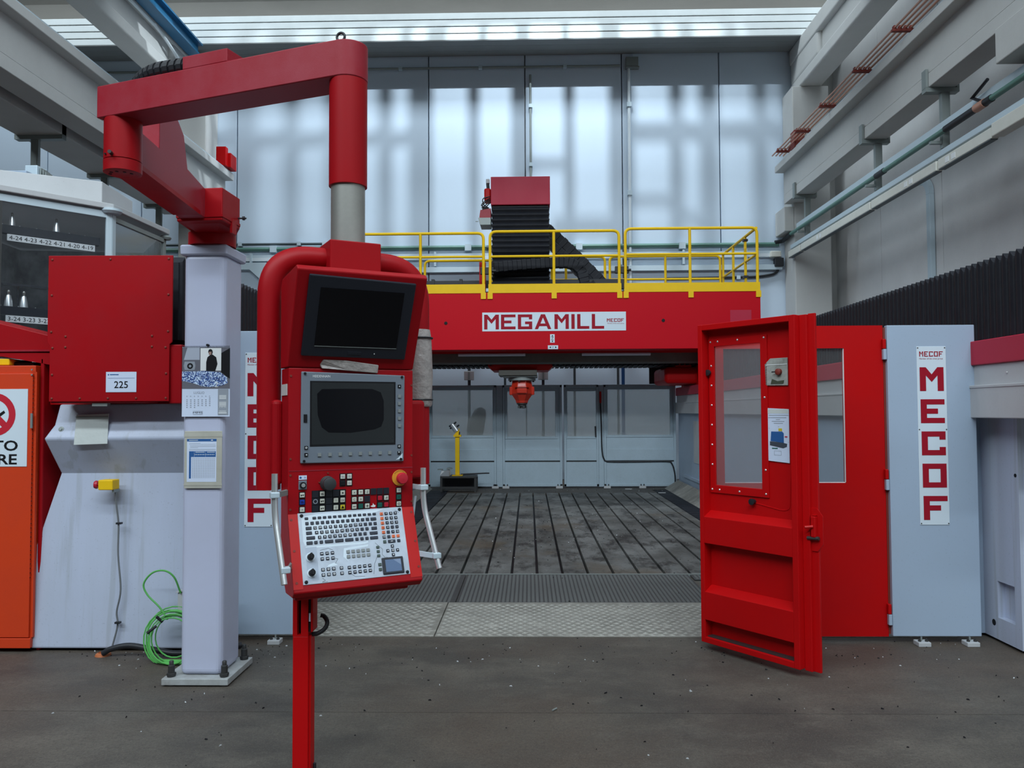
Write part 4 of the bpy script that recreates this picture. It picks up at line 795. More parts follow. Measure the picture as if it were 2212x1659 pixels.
# ================================================================== FRONT PANELS AND SIGNS
def mecof(parent, x0, y, zt, zb, w):
    p = MB().box(x0, x0 + w, y - .004, y - .0005, zb, zt).build('name_plate', SIGN, parent, bevel=.001, segs=1, label='tall white sign reading MECOF downwards')
    b = MB(); yq = y - .0055; H = zt - zb; k = H / 386.0
    for i, ch in enumerate('MECOF'): b.letter(ch, (x0 + .018 + i * .0018, yq, zt - (97 + 69.6 * i) * k), RX, UX, .163, 51.6 * k, .042)
    for i, ch in enumerate('MECOF'): b.letter(ch, (x0 + .018 + i * .0335, yq, zt - 22 * k), RX, UX, .027, 11 * k, .0062)
    b.text('Member of the emco group', (x0 + .018, yq, zt - 28 * k), RX, UX, .0085, 'L', width=.16)
    b.build('lettering', PRINT_R, p)
    for sx_ in (x0 + .008, x0 + w - .008):
        for z in (zt - .01, (zt + zb) / 2 + .04, zb + .01): MB().cyl((sx_, y - .007, z), (sx_, y - .004, z), .004, n=8).build('rivet', DARKST, p)
def foot(t, x, y):
    f = MB().box(x - .042, x + .042, y - .05, y + .03, 0, .03).build('foot', COVERG, t, bevel=.004)
    for d in (-.022, .024): MB().lathe((x + d, y - .02, .03), (0, 0, 1), [(.011, 0), (.011, .010), (.005, .011), (.005, .02)], 8).build('foot_bolt', DARKST, f)
    MB().cyl((x, y, .03), (x, y, .055), .006, n=8).build('foot_stud', GALVD, f)
t = thing('machine_guard', 'tall grey blue front panel with the MECOF sign right of the red door', 'machine guard', (2.77, 5.42, 0))
MB().box(2.480, 3.078, 5.42, 5.46, .052, 2.182).build('sheet', PANEL, t, bevel=.004)
MB().box(2.466, 2.480, 5.45, 5.462, .06, 2.17).build('edge_seal', RUST, t)
mecof(t, 2.678, 5.42, 2.034, .809, .2)
foot(t, 2.66, 5.40); foot(t, 2.985, 5.40)
t = thing('machine_guard', 'tall grey blue front panel with a MECOF sign half hidden behind the console', 'machine guard', (-1.83, 5.44, 0))
MB().box(-2.12, -1.535, 5.445, 5.485, .05, 2.175).build('sheet', PANEL, t, bevel=.004)
mecof(t, -1.999, 5.445, 2.021, .798, .2)
foot(t, -1.765, 5.42)

# red door: one leaf stands closed, the other is folded towards the camera
t = thing('red_door_leaf', 'closed bright red door leaf with a window beside the grey MECOF panel', 'door', (1.83, 5.45, 0))
x0, x1, wx0, wx1, wz0, wz1 = 1.215, 2.464, 1.36, 2.195, 1.094, 2.028
b = MB(); b.box(x0, wx0, 5.45, 5.49, .042, 2.185); b.box(wx1, x1, 5.45, 5.49, .042, 2.185); b.box(wx0, wx1, 5.45, 5.49, wz1, 2.185); b.box(wx0, wx1, 5.45, 5.49, .042, wz0); b.build('sheet', RED, t)
MB().box(wx0 - .0, wx1 + .0, 5.468, 5.472, wz0, wz1).build('window_pane', CLEARP, t)
b = MB(); q = .004
b.box(wx1 - .004, wx1, 5.455, 5.468, wz0, wz1); b.box(wx0, wx1, 5.455, 5.468, wz0, wz0 + .004); b.build('window_seal', PRINT_W, t)
for z in (2.02, 1.12, .20):
    h_ = MB().box(2.452, 2.474, 5.42, 5.45, z, z + .068).build('hinge', RED, t, bevel=.004); MB().box(2.455, 2.478, 5.42, 5.45, z - .075, z - .002).build('hinge_lower', PANEL, h_, bevel=.004)

B0 = Vector((1.146, 5.323, 0)); bd = Vector((.617, -.787, 0)).normalized(); bn = Vector((-.787, -.617, 0)).normalized()
FB = frame(B0, bd, UX, bn)                        # x along the leaf, y up, z towards the viewer
t = thing('red_door_leaf', 'open bright red door leaf with frosted window swung towards the camera', 'door', B0)
zb, zt, wd = .048, 2.178, .753
D = lambda dx=0: MB(FB @ Matrix.Translation((dx, 0, 0)))
D().box(.012, .046, zb, zt, -.075, 0).build('left_stile', RED, t, bevel=.003)
D().box(.713, wd, zb, zt, -.075, 0).build('right_stile', RED, t, bevel=.003)
D().box(.046, .713, 2.140, zt, -.075, 0).build('top_rail', RED, t, bevel=.003)
D().box(.046, .713, zb, .085, -.075, 0).build('bottom_rail', RED, t, bevel=.003)
b = D(); b.box(.02, .098, .06, 2.16, -.08, -.072); b.box(.464, .74, .06, 2.16, -.08, -.072); b.box(.098, .464, 2.03, 2.16, -.08, -.072); b.box(.098, .464, .06, 1.097, -.08, -.072); b.build('back_sheet', RED, t)
D().box(wd, .802, zb - .01, zt, -.085, -.05).build('edge_return', RED, t, bevel=.003); D().box(.795, .842, zb - .012, zt + .006, -.095, -.076).build('edge_flange', RED, t, bevel=.003)
# boxed cross rails with sloping tops
for za, zc, zd in ((.710, .885, .925), (.200, .385, .425)):
    D().ext([(.046, za, -.072), (.046, za, 0), (.046, zc, 0), (.046, zd, -.072)], (.667, 0, 0)).build('cross_rail', RED, t, bevel=.002)
b = D(); b.box(.055, .098, 1.045, 2.08, -.072, -.062); b.box(.464, .513, 1.045, 2.08, -.072, -.062); b.box(.098, .464, 2.03, 2.08, -.072, -.062); b.box(.098, .464, 1.045, 1.097, -.072, -.062)
wf = b.build('window_frame', RED, t, bevel=.002); D().box(.098, .464, 1.097, 2.03, -.078, -.074).build('window_pane', HAZE, wf)
rv = None
for x, y in [(.070, 2.062), (.13, 2.062), (.29, 2.062), (.492, 2.062)] + [(.074, 1.90 - .133 * k) for k in range(6)] + [(.492, 1.68), (.492, 1.22)] + [(.070, 1.068), (.13, 1.068), (.29, 1.068), (.492, 1.068)]:
    p = FB @ Vector((x, y, -.06))
    if rv is None: rv = D().lathe((x, y, -.062), (0, 0, 1), [(.0075, 0), (.006, .003), (.002, .005)], 10).build('rivet', CHROME, wf, smooth=True); rc = where(rv) - p
    else: rep(rv, rc + p)
D().tube(fillet([(.395, 1.005, -.072), (.60, .975, -.072), (.655, .985, -.072), (.668, 1.25, -.072)], .06), .004, 6).build('weld_wire', RED, t)
for x, y in ((.058, 1.855), (.395, 1.012)): D().lathe((x, y, -.072), (0, 0, 1), [(.016, 0), (.016, .018), (.021, .02), (.021, .032), (.008, .034)], 12).build('black_knob', BLK, t, smooth=True)
D().ext([(.80, .755, -.0755), (.84, .755, -.0755), (.875, .80, -.0755), (.875, .965, -.0755), (.84, 1.01, -.0755), (.80, 1.01, -.0755)], (0, 0, .006)).build('latch_plate', RED, t)
l_ = D().box(.812, .842, .84, .965, -.07, -.04).build('latch_body', RED, t, bevel=.005); D().cyl((.828, .905, -.04), (.793, .90, -.01), .009, n=8).build('latch_lever', RED_BRIGHT, l_); D().cyl((.785, .832, -.05), (.858, .836, -.055), .011, n=8).build('latch_bolt', DARKST, l_)
D().box(.812, .84, .968, .972, -.07, -.045).build('latch_cap', RED, l_)
D().box(.05, .71, .0855, .092, -.07, -.02).build('chip_layer', DARKST, t)
t = thing('plastic_pouch', 'grimy clear pouch with a red knob hanging on the open red door', 'pouch', FB @ Vector((.6, 1.8, -.07)))
D(-.029).ext([(.530, 1.755, -.068), (.690, 1.752, -.068), (.690, 1.925, -.068), (.565, 1.925, -.068), (.525, 1.89, -.068)], (0, 0, .006)).build('pouch', POUCHD, t, bevel=.002)
D(-.029).box(.535, .688, 1.882, 1.886, -.062, -.060).build('fold_line', PRINT_W, t); D(-.029).ext([(.57, 1.765, -.0615), (.66, 1.765, -.0615), (.665, 1.785, -.0615), (.62, 1.78, -.0615), (.58, 1.795, -.0615)], (0, 0, .003)).build('dirt_inside', mat('mossy_dirt', (.05, .06, .035), .7), t)
D(-.029).lathe((.632, 1.838, -.062), (0, 0, 1), [(.02, 0), (.02, .02), (.012, .024)], 14).build('red_knob', RUST, t, smooth=True); D(-.029).cyl((.632, 1.838, -.045), (.592, 1.838, -.04), .004, n=6).build('knob_pin', BLK, t)
t = thing('document_sleeve', 'white instruction sheet in a plastic sleeve on the open red door', 'document', FB @ Vector((.6, 1.44, -.07)))
D(-.029).ext([(.52, 1.282, -.068), (.692, 1.272, -.068), (.692, 1.605, -.068), (.54, 1.612, -.068), (.52, 1.595, -.068)], (0, 0, .004)).build('sheet', PAPER, t)
D(-.029).box(.525, .69, 1.578, 1.605, -.064, -.0632).build('sleeve_top', POUCH, t)
b = D(-.029)
for z, a, c in ((1.565, .55, .69), (1.55, .545, .675), (1.538, .60, .63), (1.527, .57, .66), (1.515, .585, .65)): b.box(a, c, z, z + .004, -.064, -.0632)
for k in range(10): b.box(.53 + .017 * (k % 10), .538 + .017 * (k % 10), 1.40 + .012 * ((k * 7) % 9), 1.4015 + .012 * ((k * 7) % 9), -.064, -.0632)
fr_ = (.585, 1.318, .63, 1.345)
b.box(.585, .635, 1.318, 1.3195, -.064, -.0632); b.box(.585, .635, 1.3435, 1.345, -.064, -.0632); b.box(.585, .5865, 1.318, 1.345, -.064, -.0632); b.box(.6335, .635, 1.318, 1.345, -.064, -.0632); b.build('text_lines', PRINT_GY, t)
q_ = -.0628
D(-.029).face([(.565, 1.465, q_), (.645, 1.465, q_), (.655, 1.455, q_), (.655, 1.395, q_), (.56, 1.405, q_)]).build('drawing_block', PRINT_BL, t); D(-.029).face([(.555, 1.403, q_), (.655, 1.395, q_), (.678, 1.39, q_), (.675, 1.372, q_), (.65, 1.362, q_), (.555, 1.378, q_)]).build('drawing_base', mat('slate_print', (.05, .06, .08), .5), t)
D(-.029).box(.618, .643, 1.468, 1.485, -.064, -.0625).build('yellow_mark', BTNY, t); D(-.029).box(.662, .68, 1.43, 1.437, -.064, -.0625).build('red_mark', BTNR, t); D(-.029).box(.57, .61, 1.357, 1.363, -.064, -.0625).build('green_mark', BTNG, t)

# ================================================================== ORANGE CABINET AND TOOL MAGAZINE AT THE LEFT
t = thing('orange_cabinet', 'orange metal cabinet with a prohibition sign at the left edge', 'cabinet', (-3.6, 5.2, 0))
MB().box(-4.1, -3.345, 5.205, 5.55, .028, 1.925).build('body', ORANGE, t, bevel=.004); MB().box(-4.09, -3.355, 5.19, 5.205, .10, 1.87).build('door', ORANGE, t, bevel=.003); MB().box(-4.1, -3.34, 5.185, 5.205, .03, .095).build('plinth', ORANGE, t, bevel=.003)
MB().box(-3.345, -3.333, 5.2, 5.22, .10, 1.88).build('corner_strip', ORANGE, t)
hb = None
for k in range(46):
    z = .5 + .03 * k
    if hb is None: hb = MB().cyl((-3.350, 5.189, z), (-3.350, 5.192, z), .0032, n=6).build('perforation', PRINT_K, t); hc_ = where(hb)
    else: rep(hb, hc_ + Vector((0, 0, .03 * k)))
MB().cyl((-3.352, 5.18, 1.50), (-3.352, 5.18, 1.60), .008, n=8).build('hinge', GALVD, t)
for z in (1.895, 1.86): MB().cyl((-3.36, 5.184, z), (-3.36, 5.19, z), .006, n=8).build('rivet', GALVD, t)
sg = MB().box(-4.0, -3.385, 5.1865, 5.1895, 1.242, 1.765).build('prohibition_sign', SIGN, t, label='white prohibition sign with a red ring and black writing')
cy_ = 5.1855; cx_, cz_ = -3.612, 1.592
MB().annulus((cx_, cy_, cz_), (0, 1, 0), .10, .146).ext([(cx_ - .085, cy_, cz_ + .055), (cx_ - .055, cy_, cz_ + .085), (cx_ + .085, cy_, cz_ - .055), (cx_ + .055, cy_, cz_ - .085)], (0, .0006, 0)).build('ring', PRINT_RD, sg)
MB().face([(cx_ + .01, cy_ + .0007, cz_ - .01), (cx_ + .065, cy_ + .0007, cz_ + .028), (cx_ + .075, cy_ + .0007, cz_ + .012), (cx_ + .02, cy_ + .0007, cz_ - .03)]).face([(cx_ - .07, cy_ + .0007, cz_ - .03), (cx_ + .0, cy_ + .0007, cz_ - .012), (cx_ + .01, cy_ + .0007, cz_ - .03), (cx_ - .06, cy_ + .0007, cz_ - .05)]).build('symbol', PRINT_K, sg)
b = MB(); b.text('VIETATO', (-3.447, cy_, 1.350), RX, UX, .066, 'R', width=.50, bold=.02); b.text('FUMARE', (-3.452, cy_, 1.258), RX, UX, .066, 'R', width=.46, bold=.02); b.build('lettering', PRINT_K, sg)
tag(MB().box(-3.9, -3.56, 5.25, 5.5, 1.93, 1.975).build('yellow_tray', YEL, bevel=.006), 'yellow tray edge lying on top of the orange cabinet', 'tray')
tag(MB().box(-3.7, -3.42, 5.3, 5.5, 1.93, 1.955).build('black_cloth', BLK, bevel=.01), 'black bundle lying on the orange cabinet under the red arm', 'cloth')
t = thing('red_side_cover', 'dark red slanted cover reaching from the left edge to the red box', 'cover', (-3.5, 5.4, 2.0))
MB().ext([(-4.2, 5.25, 2.36), (-3.15, 5.25, 2.10), (-3.15, 5.25, 2.015), (-4.2, 5.25, 2.035)], (0, .45, 0)).build('upper_cover', RED_MACH, t, bevel=.004)
MB().ext([(-4.2, 5.24, 2.03), (-3.15, 5.24, 2.01), (-3.15, 5.24, 1.91), (-3.6, 5.24, 1.99), (-4.2, 5.24, 2.02)], (0, .4, 0)).build('lower_cover', RED_MACH, t); MB().box(-4.2, -3.15, 5.23, 5.25, 2.022, 2.034).build('seam_flange', RED_DUSTY, t)
t = tag(MB().box(-3.338, -3.31, 5.24, 7.0, 0, 1.98).build('red_side_wall', RED_MACH, bevel=.01), 'dark red machine wall behind the orange cabinet', 'machine wall')

# tool magazine: eight sided glass cabinet
t = thing('tool_magazine', 'pale tool magazine cabinet with dark glass and numbered shelves at upper left', 'tool magazine', (-4.6, 7.6, 0)); TM = t
A, Bp, Cp = Vector((-4.25, 6.2, 0)), Vector((-3.70, 6.78, 0)), Vector((-3.66, 7.72, 0))
A0 = A + (A - Bp) * .5
Q = [A0, Bp, Cp, Vector((-4.3, 8.6, 0)), Vector((-5.6, 8.4, 0)), Vector((-5.4, 6.0, 0))]
MB().ext([(p.x, p.y, 0) for p in Q], (0, 0, 2.2)).build('lower_body', COVERG, t, bevel=.01)
cen = Vector((-4.5, 7.4, 0)); big = [cen + (p - cen) * 1.045 for p in Q]
MB().ext([(p.x, p.y, 3.40) for p in big], (0, 0, .05)).build('roof_plate', COVERG, t, bevel=.006)
ins = [cen + (p - cen) * .97 for p in Q]
MB().loft([[(p.x, p.y, z) for p in ins[2:] + ins[:0]] for z in (2.2, 3.39)], caps=False, closed=False).build('back_wall', mat('magazine_inside', (.24, .26, .28), .4, dirt=.9, dirt_col=(.7, .74, .78), scale=2.5), t)  # pale patches painted in for bright reflections inside the cabinet
fu = (Bp - A).normalized(); fn = Vector((fu.y, -fu.x, 0)); FM = frame(A, fu, UX, fn); Lf = (Bp - A).length
MB(FM).box(-.4, Lf - .04, 2.22, 3.36, -.006, 0).build('glass_pane', SMOKE, t)
MB(FM).box(-.4, Lf, 3.325, 3.385, -.02, .012).build('top_profile', GALV, t, bevel=.003); MB(FM).box(Lf - .045, Lf + .005, 2.2, 3.38, -.02, .015).build('post_profile', GALV, t, bevel=.003)
MB(FM).box(-.06, -.03, 2.2, 3.37, -.03, .01).build('post_profile', DARKST, t)
su = (Cp - Bp).normalized(); FS = frame(Bp, su, UX, Vector((su.y, -su.x, 0))); Ls = (Cp - Bp).length
MB(FS).box(.05, Ls - .05, 2.2, 3.34, -.006, 0).build('side_glass', SMOKE, t); MB(FS).box(.0, .05, 2.2, 3.38, -.02, .015).build('post_profile', GALV, t, bevel=.003); MB(FS).box(.05, Ls, 3.31, 3.35, -.02, .01).build('side_rail', GALVD, t); MB(FS).box(Ls - .04, Ls, 2.2, 3.38, -.02, .01).build('post_profile', GALVD, t)
MB().lathe((Bp.x, Bp.y, 3.385), (0, 0, 1), [(.07, -.02), (.09, 0), (.09, .02), (.05, .03)], 16).build('corner_disc', GALV, t, smooth=True); MB().lathe((Cp.x, Cp.y, 3.365), (0, 0, 1), [(.05, -.02), (.06, 0), (.04, .02)], 12).build('corner_disc', GALVD, t, smooth=True)
for z, txt, n in ((3.045, '4-24 4-23 4-22 4-21 4-20 4-19', 4), (2.37, '3-24 3-23 3-22 3-21 3-20 3-19', 3)):
    sh = MB(FM).box(-.3, Lf - .06, z + .045, z + .115, -.16, -.10).build('shelf_rail', BEZ, t)
    lb = MB(FM).box(.03, Lf - .10, z - .015, z + .04, -.105, -.10).build('number_strip', PRINT_W, sh, label='white strip with tool place numbers ' + txt[:4] + ' to ' + txt[-4:])
    b = MB(FM); b.text(txt, (.045, z - .004, -.0985), (1, 0, 0), (0, 1, 0), .034, 'L', width=Lf - .16); b.build('numbers', PRINT_K, lb)
    for k in range(6): MB(FM).cyl((.0 + .125 * k, z + .115, -.13), (.0 + .125 * k, z + .125, -.13), .005, n=6).build('rail_screw', CHROME, sh)
MB(FM).box(-.3, Lf - .06, 2.66, 2.675, -.2, -.1).build('shelf_board', BEZ, t); MB(FM).box(.12, .13, 2.49, 2.66, -.16, -.14).build('divider', BEZ, t)
def holder(label, x, z, s=1.0):
    o = thing('tool_holder', label, 'tool holder', FM @ Vector((x, z, -.13)), 'tool holders in the magazine')
    MB(FM).lathe((x, z, -.13), (0, 1, 0), [(.035 * s, 0), (.03 * s, .05 * s), (.018 * s, .10 * s)], 14).build('cone', CHROME, o, smooth=True); MB(FM).lathe((x, z, -.13), (0, 1, 0), [(.010 * s, .10 * s), (.010 * s, .125 * s), (.014 * s, .13 * s), (.008 * s, .145 * s)], 10).build('pull_stud', STEEL, o, smooth=True)
holder('steel taper tool holder on the upper shelf, the left one', .07, 3.162, .75); holder('steel taper tool holder on the upper shelf, the right one', .40, 3.162, .8)
holder('steel taper tool holder on the lower shelf, nearest the left edge', .055, 2.486, .95); holder('steel taper tool holder on the lower shelf, second from the left edge', .165, 2.486, .95)
for (x0, x1, y0, y1, z0, z1, lb) in ((-5.5, -4.62, 7.0, 8.0, 3.452, 3.84, 'pale switch cabinet on the roof of the tool magazine, farther left'), ):
    tag(MB().box(x0, x1, y0, y1, z0, z1).build('roof_box', PANEL, bevel=.006), lb, 'box')
tag(MB().ext([(-4.62, 6.55, 3.452), (-3.88, 6.95, 3.452), (-3.945, 7.62, 3.452), (-4.62, 7.9, 3.452)], (0, 0, .26)).build('roof_box', COVERG, bevel=.006), 'pale angled box on the roof of the tool magazine beside the arm cylinder', 'box')
t = thing('fan_housing', 'small ribbed metal fan housing on top of the tool magazine', 'fan housing', (-4.72, 7.3, 3.84)); MB().box(-4.80, -4.68, 7.25, 7.4, 3.842, 3.97).build('case', GALV, t, bevel=.008)
for k in range(3): MB().box(-4.67 + .025 * k, -4.66 + .025 * k, 7.28, 7.38, 3.78, 3.95 - .02 * k).build('cooling_fin', GALVD, t)

# ================================================================== LILAC COLUMN AND SWING ARM
t = thing('support_column', 'lilac grey square steel column bolted to the floor on the left', 'column', (-1.95, 4.77, 0)); CO = t
MB().box(-2.155, -1.762, 4.555, 4.965, .008, .046).build('base_plate', BASEW, t, bevel=.004)
MB().box(-2.074, -1.822, 4.615, 4.905, .046, 2.56).build('shaft', COLP, t, bevel=.035, segs=4)
MB().loft([[(-2.074 - q, 4.615 - q, z), (-1.822 + q, 4.615 - q, z), (-1.822 + q, 4.905 + q, z), (-2.074 - q, 4.905 + q, z)] for z, q in ((2.545, .012), (2.555, .016), (2.60, .018), (2.612, .012))]).build('cap', COLP, t, bevel=.02, segs=3)
for x, y in ((-2.115, 4.60), (-1.80, 4.60), (-1.80, 4.92), (-2.115, 4.92)):
    a = MB().lathe((x, y, .046), (0, 0, 1), [(.024, 0), (.024, .006), (.0001, .007)], 16).build('anchor_bolt', DARKST, t)
    MB().lathe((x, y, .052), (0, 0, 1), [(.027, 0), (.027, .016)], 6).build('hex_nut', DARKST, a, bevel=.002); MB().lathe((x, y, .068), (0, 0, 1), [(.019, 0), (.019, .042), (.013, .046), (.013, .066), (.010, .07)], 14).build('stud', DARKST, a, smooth=True)
    MB().lathe((x, y, 0), (0, 0, 1), [(.03, 0), (.03, .008)], 14).build('levelling_washer', GALVD, a)
YC = 4.606
t = thing('wall_calendar', 'spiral bound wall calendar for LUGLIO hanging on the lilac column', 'calendar', (-1.93, YC, 1.8))
MB().box(-2.070, -1.782, YC - .004, YC - .0015, 1.576, 1.992).build('sheet', PAPER, t)
y1, y2, y3, y4 = YC - .0048, YC - .0053, YC - .0058, YC - .0063
pp = MB().face([(-2.07, y1, 1.742), (-1.782, y1, 1.742), (-1.782, y1, 1.990), (-2.07, y1, 1.990)]).build('photo_print', mat('photo_grey', (.14, .14, .17), .4), t, label='printed photo of a workshop with a heap of chips')
MB().face([(-2.06, y2, 1.915), (-1.965, y2, 1.915), (-1.965, y2, 1.988), (-2.04, y2, 1.988)]).build('photo_window', mat('photo_light', (.42, .46, .55), .4), pp); MB().face([(-1.96, y2, 1.85), (-1.835, y2, 1.85), (-1.835, y2, 1.985), (-1.96, y2, 1.985)]).build('photo_door', PRINT_W, pp)
MB().ext([(-2.055, y2, 1.855), (-1.995, y2, 1.855), (-1.99, y2, 1.88), (-1.995, y2, 1.905), (-2.055, y2, 1.905), (-2.06, y2, 1.88)], (0, -.0003, 0)).build('photo_chuck', PRINT_GY, pp); MB().annulus((-2.022, y3, 1.878), (0, 1, 0), .008, .018, 16).build('photo_chuck_ring', PRINT_K, pp)
MB().face([(-1.835, y2, 1.84), (-1.782, y2, 1.80), (-1.782, y2, 1.985), (-1.835, y2, 1.955)]).build('photo_mesh_fence', PRINT_K, pp)
def chips():
    m = mat('photo_chips', (.05, .12, .38), .4); N = m.node_tree.nodes; L = m.node_tree.links; v = N.new('ShaderNodeTexVoronoi'); v.inputs['Scale'].default_value = 190; tc = N.new('ShaderNodeTexCoord'); L.new(tc.outputs['Object'], v.inputs['Vector'])
    c = N.new('ShaderNodeValToRGB'); e = c.color_ramp.elements; e[0].color = (.03, .06, .2, 1); e[1].color = (.65, .78, .95, 1); e[0].position = .3; e[1].position = .75; x = e.new(.5); x.color = (.08, .17, .5, 1); s = N.new('ShaderNodeSeparateColor'); L.new(v.outputs['Color'], s.inputs[0]); L.new(s.outputs[0], c.inputs[0]); L.new(c.outputs[0], N['Principled BSDF'].inputs['Base Color']); return m
MB().face([(-2.07, y3, 1.79), (-2.0, y3, 1.775), (-1.95, y3, 1.757), (-1.90, y3, 1.752), (-1.83, y3, 1.760), (-1.795, y3, 1.775), (-1.80, y3, 1.81), (-1.84, y3, 1.84), (-1.93, y3, 1.848), (-2.07, y3, 1.845)]).build('photo_chip_heap', chips(), pp)
b = MB(); b.face([(-1.925, y4, 1.848), (-1.925, y4, 1.90), (-1.918, y4, 1.93), (-1.90, y4, 1.945), (-1.885, y4, 1.945), (-1.865, y4, 1.93), (-1.857, y4, 1.89), (-1.87, y4, 1.848)]); b.face([(-1.907, y4, 1.945), (-1.914, y4, 1.962), (-1.91, y4, 1.975), (-1.90, y4, 1.980), (-1.89, y4, 1.975), (-1.886, y4, 1.962), (-1.890, y4, 1.945)]); b.build('photo_figure', PRINT_K, pp)
MB().face([(-1.909, y4 - .0004, 1.945), (-1.910, y4 - .0004, 1.963), (-1.893, y4 - .0004, 1.963), (-1.895, y4 - .0004, 1.945)]).build('photo_face', mat('photo_skin', (.35, .22, .18), .5), pp)
MB().text('2', (-1.862, y4, 1.752), RX, UX, .03, 'C').build('photo_digit', PRINT_W, pp)
b = MB(); b.text('LUGLIO', (-1.967, y1, 1.712), RX, UX, .014, 'C', width=.064)
for r_ in range(7):
    for c in range(7):
        if (r_ == 1 and c < 6) or (r_ == 6 and c > 2): continue
        x = -2.043 + .0228 * c; z = 1.697 - .0112 * r_; w_ = .008 if r_ else .006; b.box(x, x + w_, y2, y1, z, z + (.004 if r_ else .0025))
b.build('date_grid', PRINT_GY, t); MB().text('MMS', (-1.973, y1, 1.594), RX, UX, .010, 'C', width=.058).box(-2.003, -1.943, y2, y1, 1.588, 1.5888).box(-2.003, -1.943, y2, y1, 1.607, 1.6078).build('lettering', PRINT_K, t)
MB().box(-1.853, -1.79, y2, y1, 1.585, 1.74).build('side_column', PRINT_GY, t)
b = MB()
for z in (1.70, 1.66):
    for k in range(5): b.box(-1.845, -1.803, y3, y2, z - .005 * k, z - .005 * k + .0025)
b.text('MMS', (-1.823, y3, 1.63), RX, UX, .007, 'C', width=.04); b.box(-1.845, -1.803, y3, y2, 1.606, 1.609); b.box(-1.848, -1.80, y3, y2, 1.595, 1.60); b.build('side_print', PRINT_W, t)
for k in range(30): 
    x = -2.062 + .0094 * k
    if k == 0: w0 = MB().torus((x, YC - .002, 1.993), (1, 0, 0), .005, .0012, 8, 5).build('wire_ring', PRINT_K, t); wc = where(w0)
    else: rep(w0, wc + Vector((.0094 * k, 0, 0)))
MB().cyl((-1.918, YC - .012, 2.003), (-1.918, YC + .012, 2.003), .007).build('nail', PRINT_K, t)
t = thing('wall_chart', 'blue and white table sheet in a yellowed pocket taped to the column', 'document', (-1.94, YC, 1.3))
MB().box(-2.052, -1.826, YC - .0045, YC - .0015, 1.150, 1.490).build('clear_pocket', TAPE, t, bevel=.002)
b = MB(); b.box(-2.054, -1.824, YC - .006, YC - .0045, 1.455, 1.47); b.box(-2.054, -1.824, YC - .006, YC - .0045, 1.166, 1.178); b.build('tape_strip', TAPE, t)
ya, yb_, yc_ = YC - .0050, YC - .0054, YC - .0058
MB().box(-2.036, -1.859, ya, YC - .0044, 1.188, 1.443).build('sheet', PAPER, t)
b = MB(); b.box(-2.036, -1.859, yb_, ya, 1.428, 1.443); b.box(-2.023, -1.863, yb_, ya, 1.336, 1.370); b.box(-2.023, -2.011, yb_, ya, 1.208, 1.336); b.build('blue_blocks', PRINT_BL, t)
b = MB()
b.box(-2.024, -1.97, yc_, yb_, 1.434, 1.437); b.box(-1.892, -1.88, yc_, yb_, 1.433, 1.438); b.box(-1.985, -1.93, yc_, yb_, 1.363, 1.366); b.box(-1.915, -1.868, yc_, yb_, 1.363, 1.366)
for k in range(12): b.box(-1.988 + .0102 * k, -1.984 + .0102 * k, yc_, yb_, 1.347, 1.353)
b.box(-1.993, -1.9925, yc_, yb_, 1.336, 1.37); b.box(-1.925, -1.9245, yc_, yb_, 1.336, 1.37); b.build('white_print', PRINT_W, t)
b = MB()
for z, a, c in ((1.416, -2.023, -1.955), (1.410, -2.023, -1.865), (1.402, -2.018, -1.863), (1.396, -2.018, -1.865), (1.390, -2.018, -1.97), (1.381, -2.023, -1.864), (1.376, -2.023, -1.863)): b.box(a, c, yb_, ya, z, z + .0018)
for r_ in range(21):
    for c in range(13): b.box(-2.003 + .0107 * c, -1.998 + .0107 * c, yb_, ya, 1.328 - .0058 * r_, 1.3305 - .0058 * r_)
for c in range(14): b.box(-2.0068 + .0107 * c, -2.0064 + .0107 * c, yb_, ya, 1.208, 1.336)
b.build('table_figures', PRINT_GY, t)

t = thing('swing_arm', 'red jointed swing arm carrying the control console from the column', 'support arm', (-1.94, 4.66, 2.612)); SA = t
MB().cyl((-1.935, 4.70, 2.612), (-1.935, 4.70, 2.69), .138, n=28).build('neck', RED_MACH, t, smooth=True)
# head block with a wide skirt
hx = [(-2.02, 4.40), (-1.748, 4.38), (-1.738, 4.62), (-1.86, 4.86), (-2.07, 4.86)]
MB().loft([[(x * .5 + -1.935 * .5, y * .5 + 4.70 * .5, 2.675) for x, y in hx], [(-1.94 + (x + 1.94) * 1.025, 4.66 + (y - 4.66) * 1.02, 2.72) for x, y in hx], [(-1.94 + (x + 1.94) * 1.025, 4.66 + (y - 4.66) * 1.02, 2.735) for x, y in hx]]).build('skirt', RED_MACH, t)
MB().ext([(x, y, 2.70) for x, y in hx], (0, 0, .19)).build('head_block', RED_MACH, t, bevel=.006); MB().box(-1.75, -1.736, 4.50, 4.57, 2.655, 2.74).build('stop_plate', RED_MACH, t); MB().tube([(-1.76, 4.6, 2.765), (-1.69, 4.6, 2.765)], .005, 6).cyl((-1.712, 4.6, 2.765), (-1.70, 4.6, 2.765), .012).build('locking_screw', BLK, t)
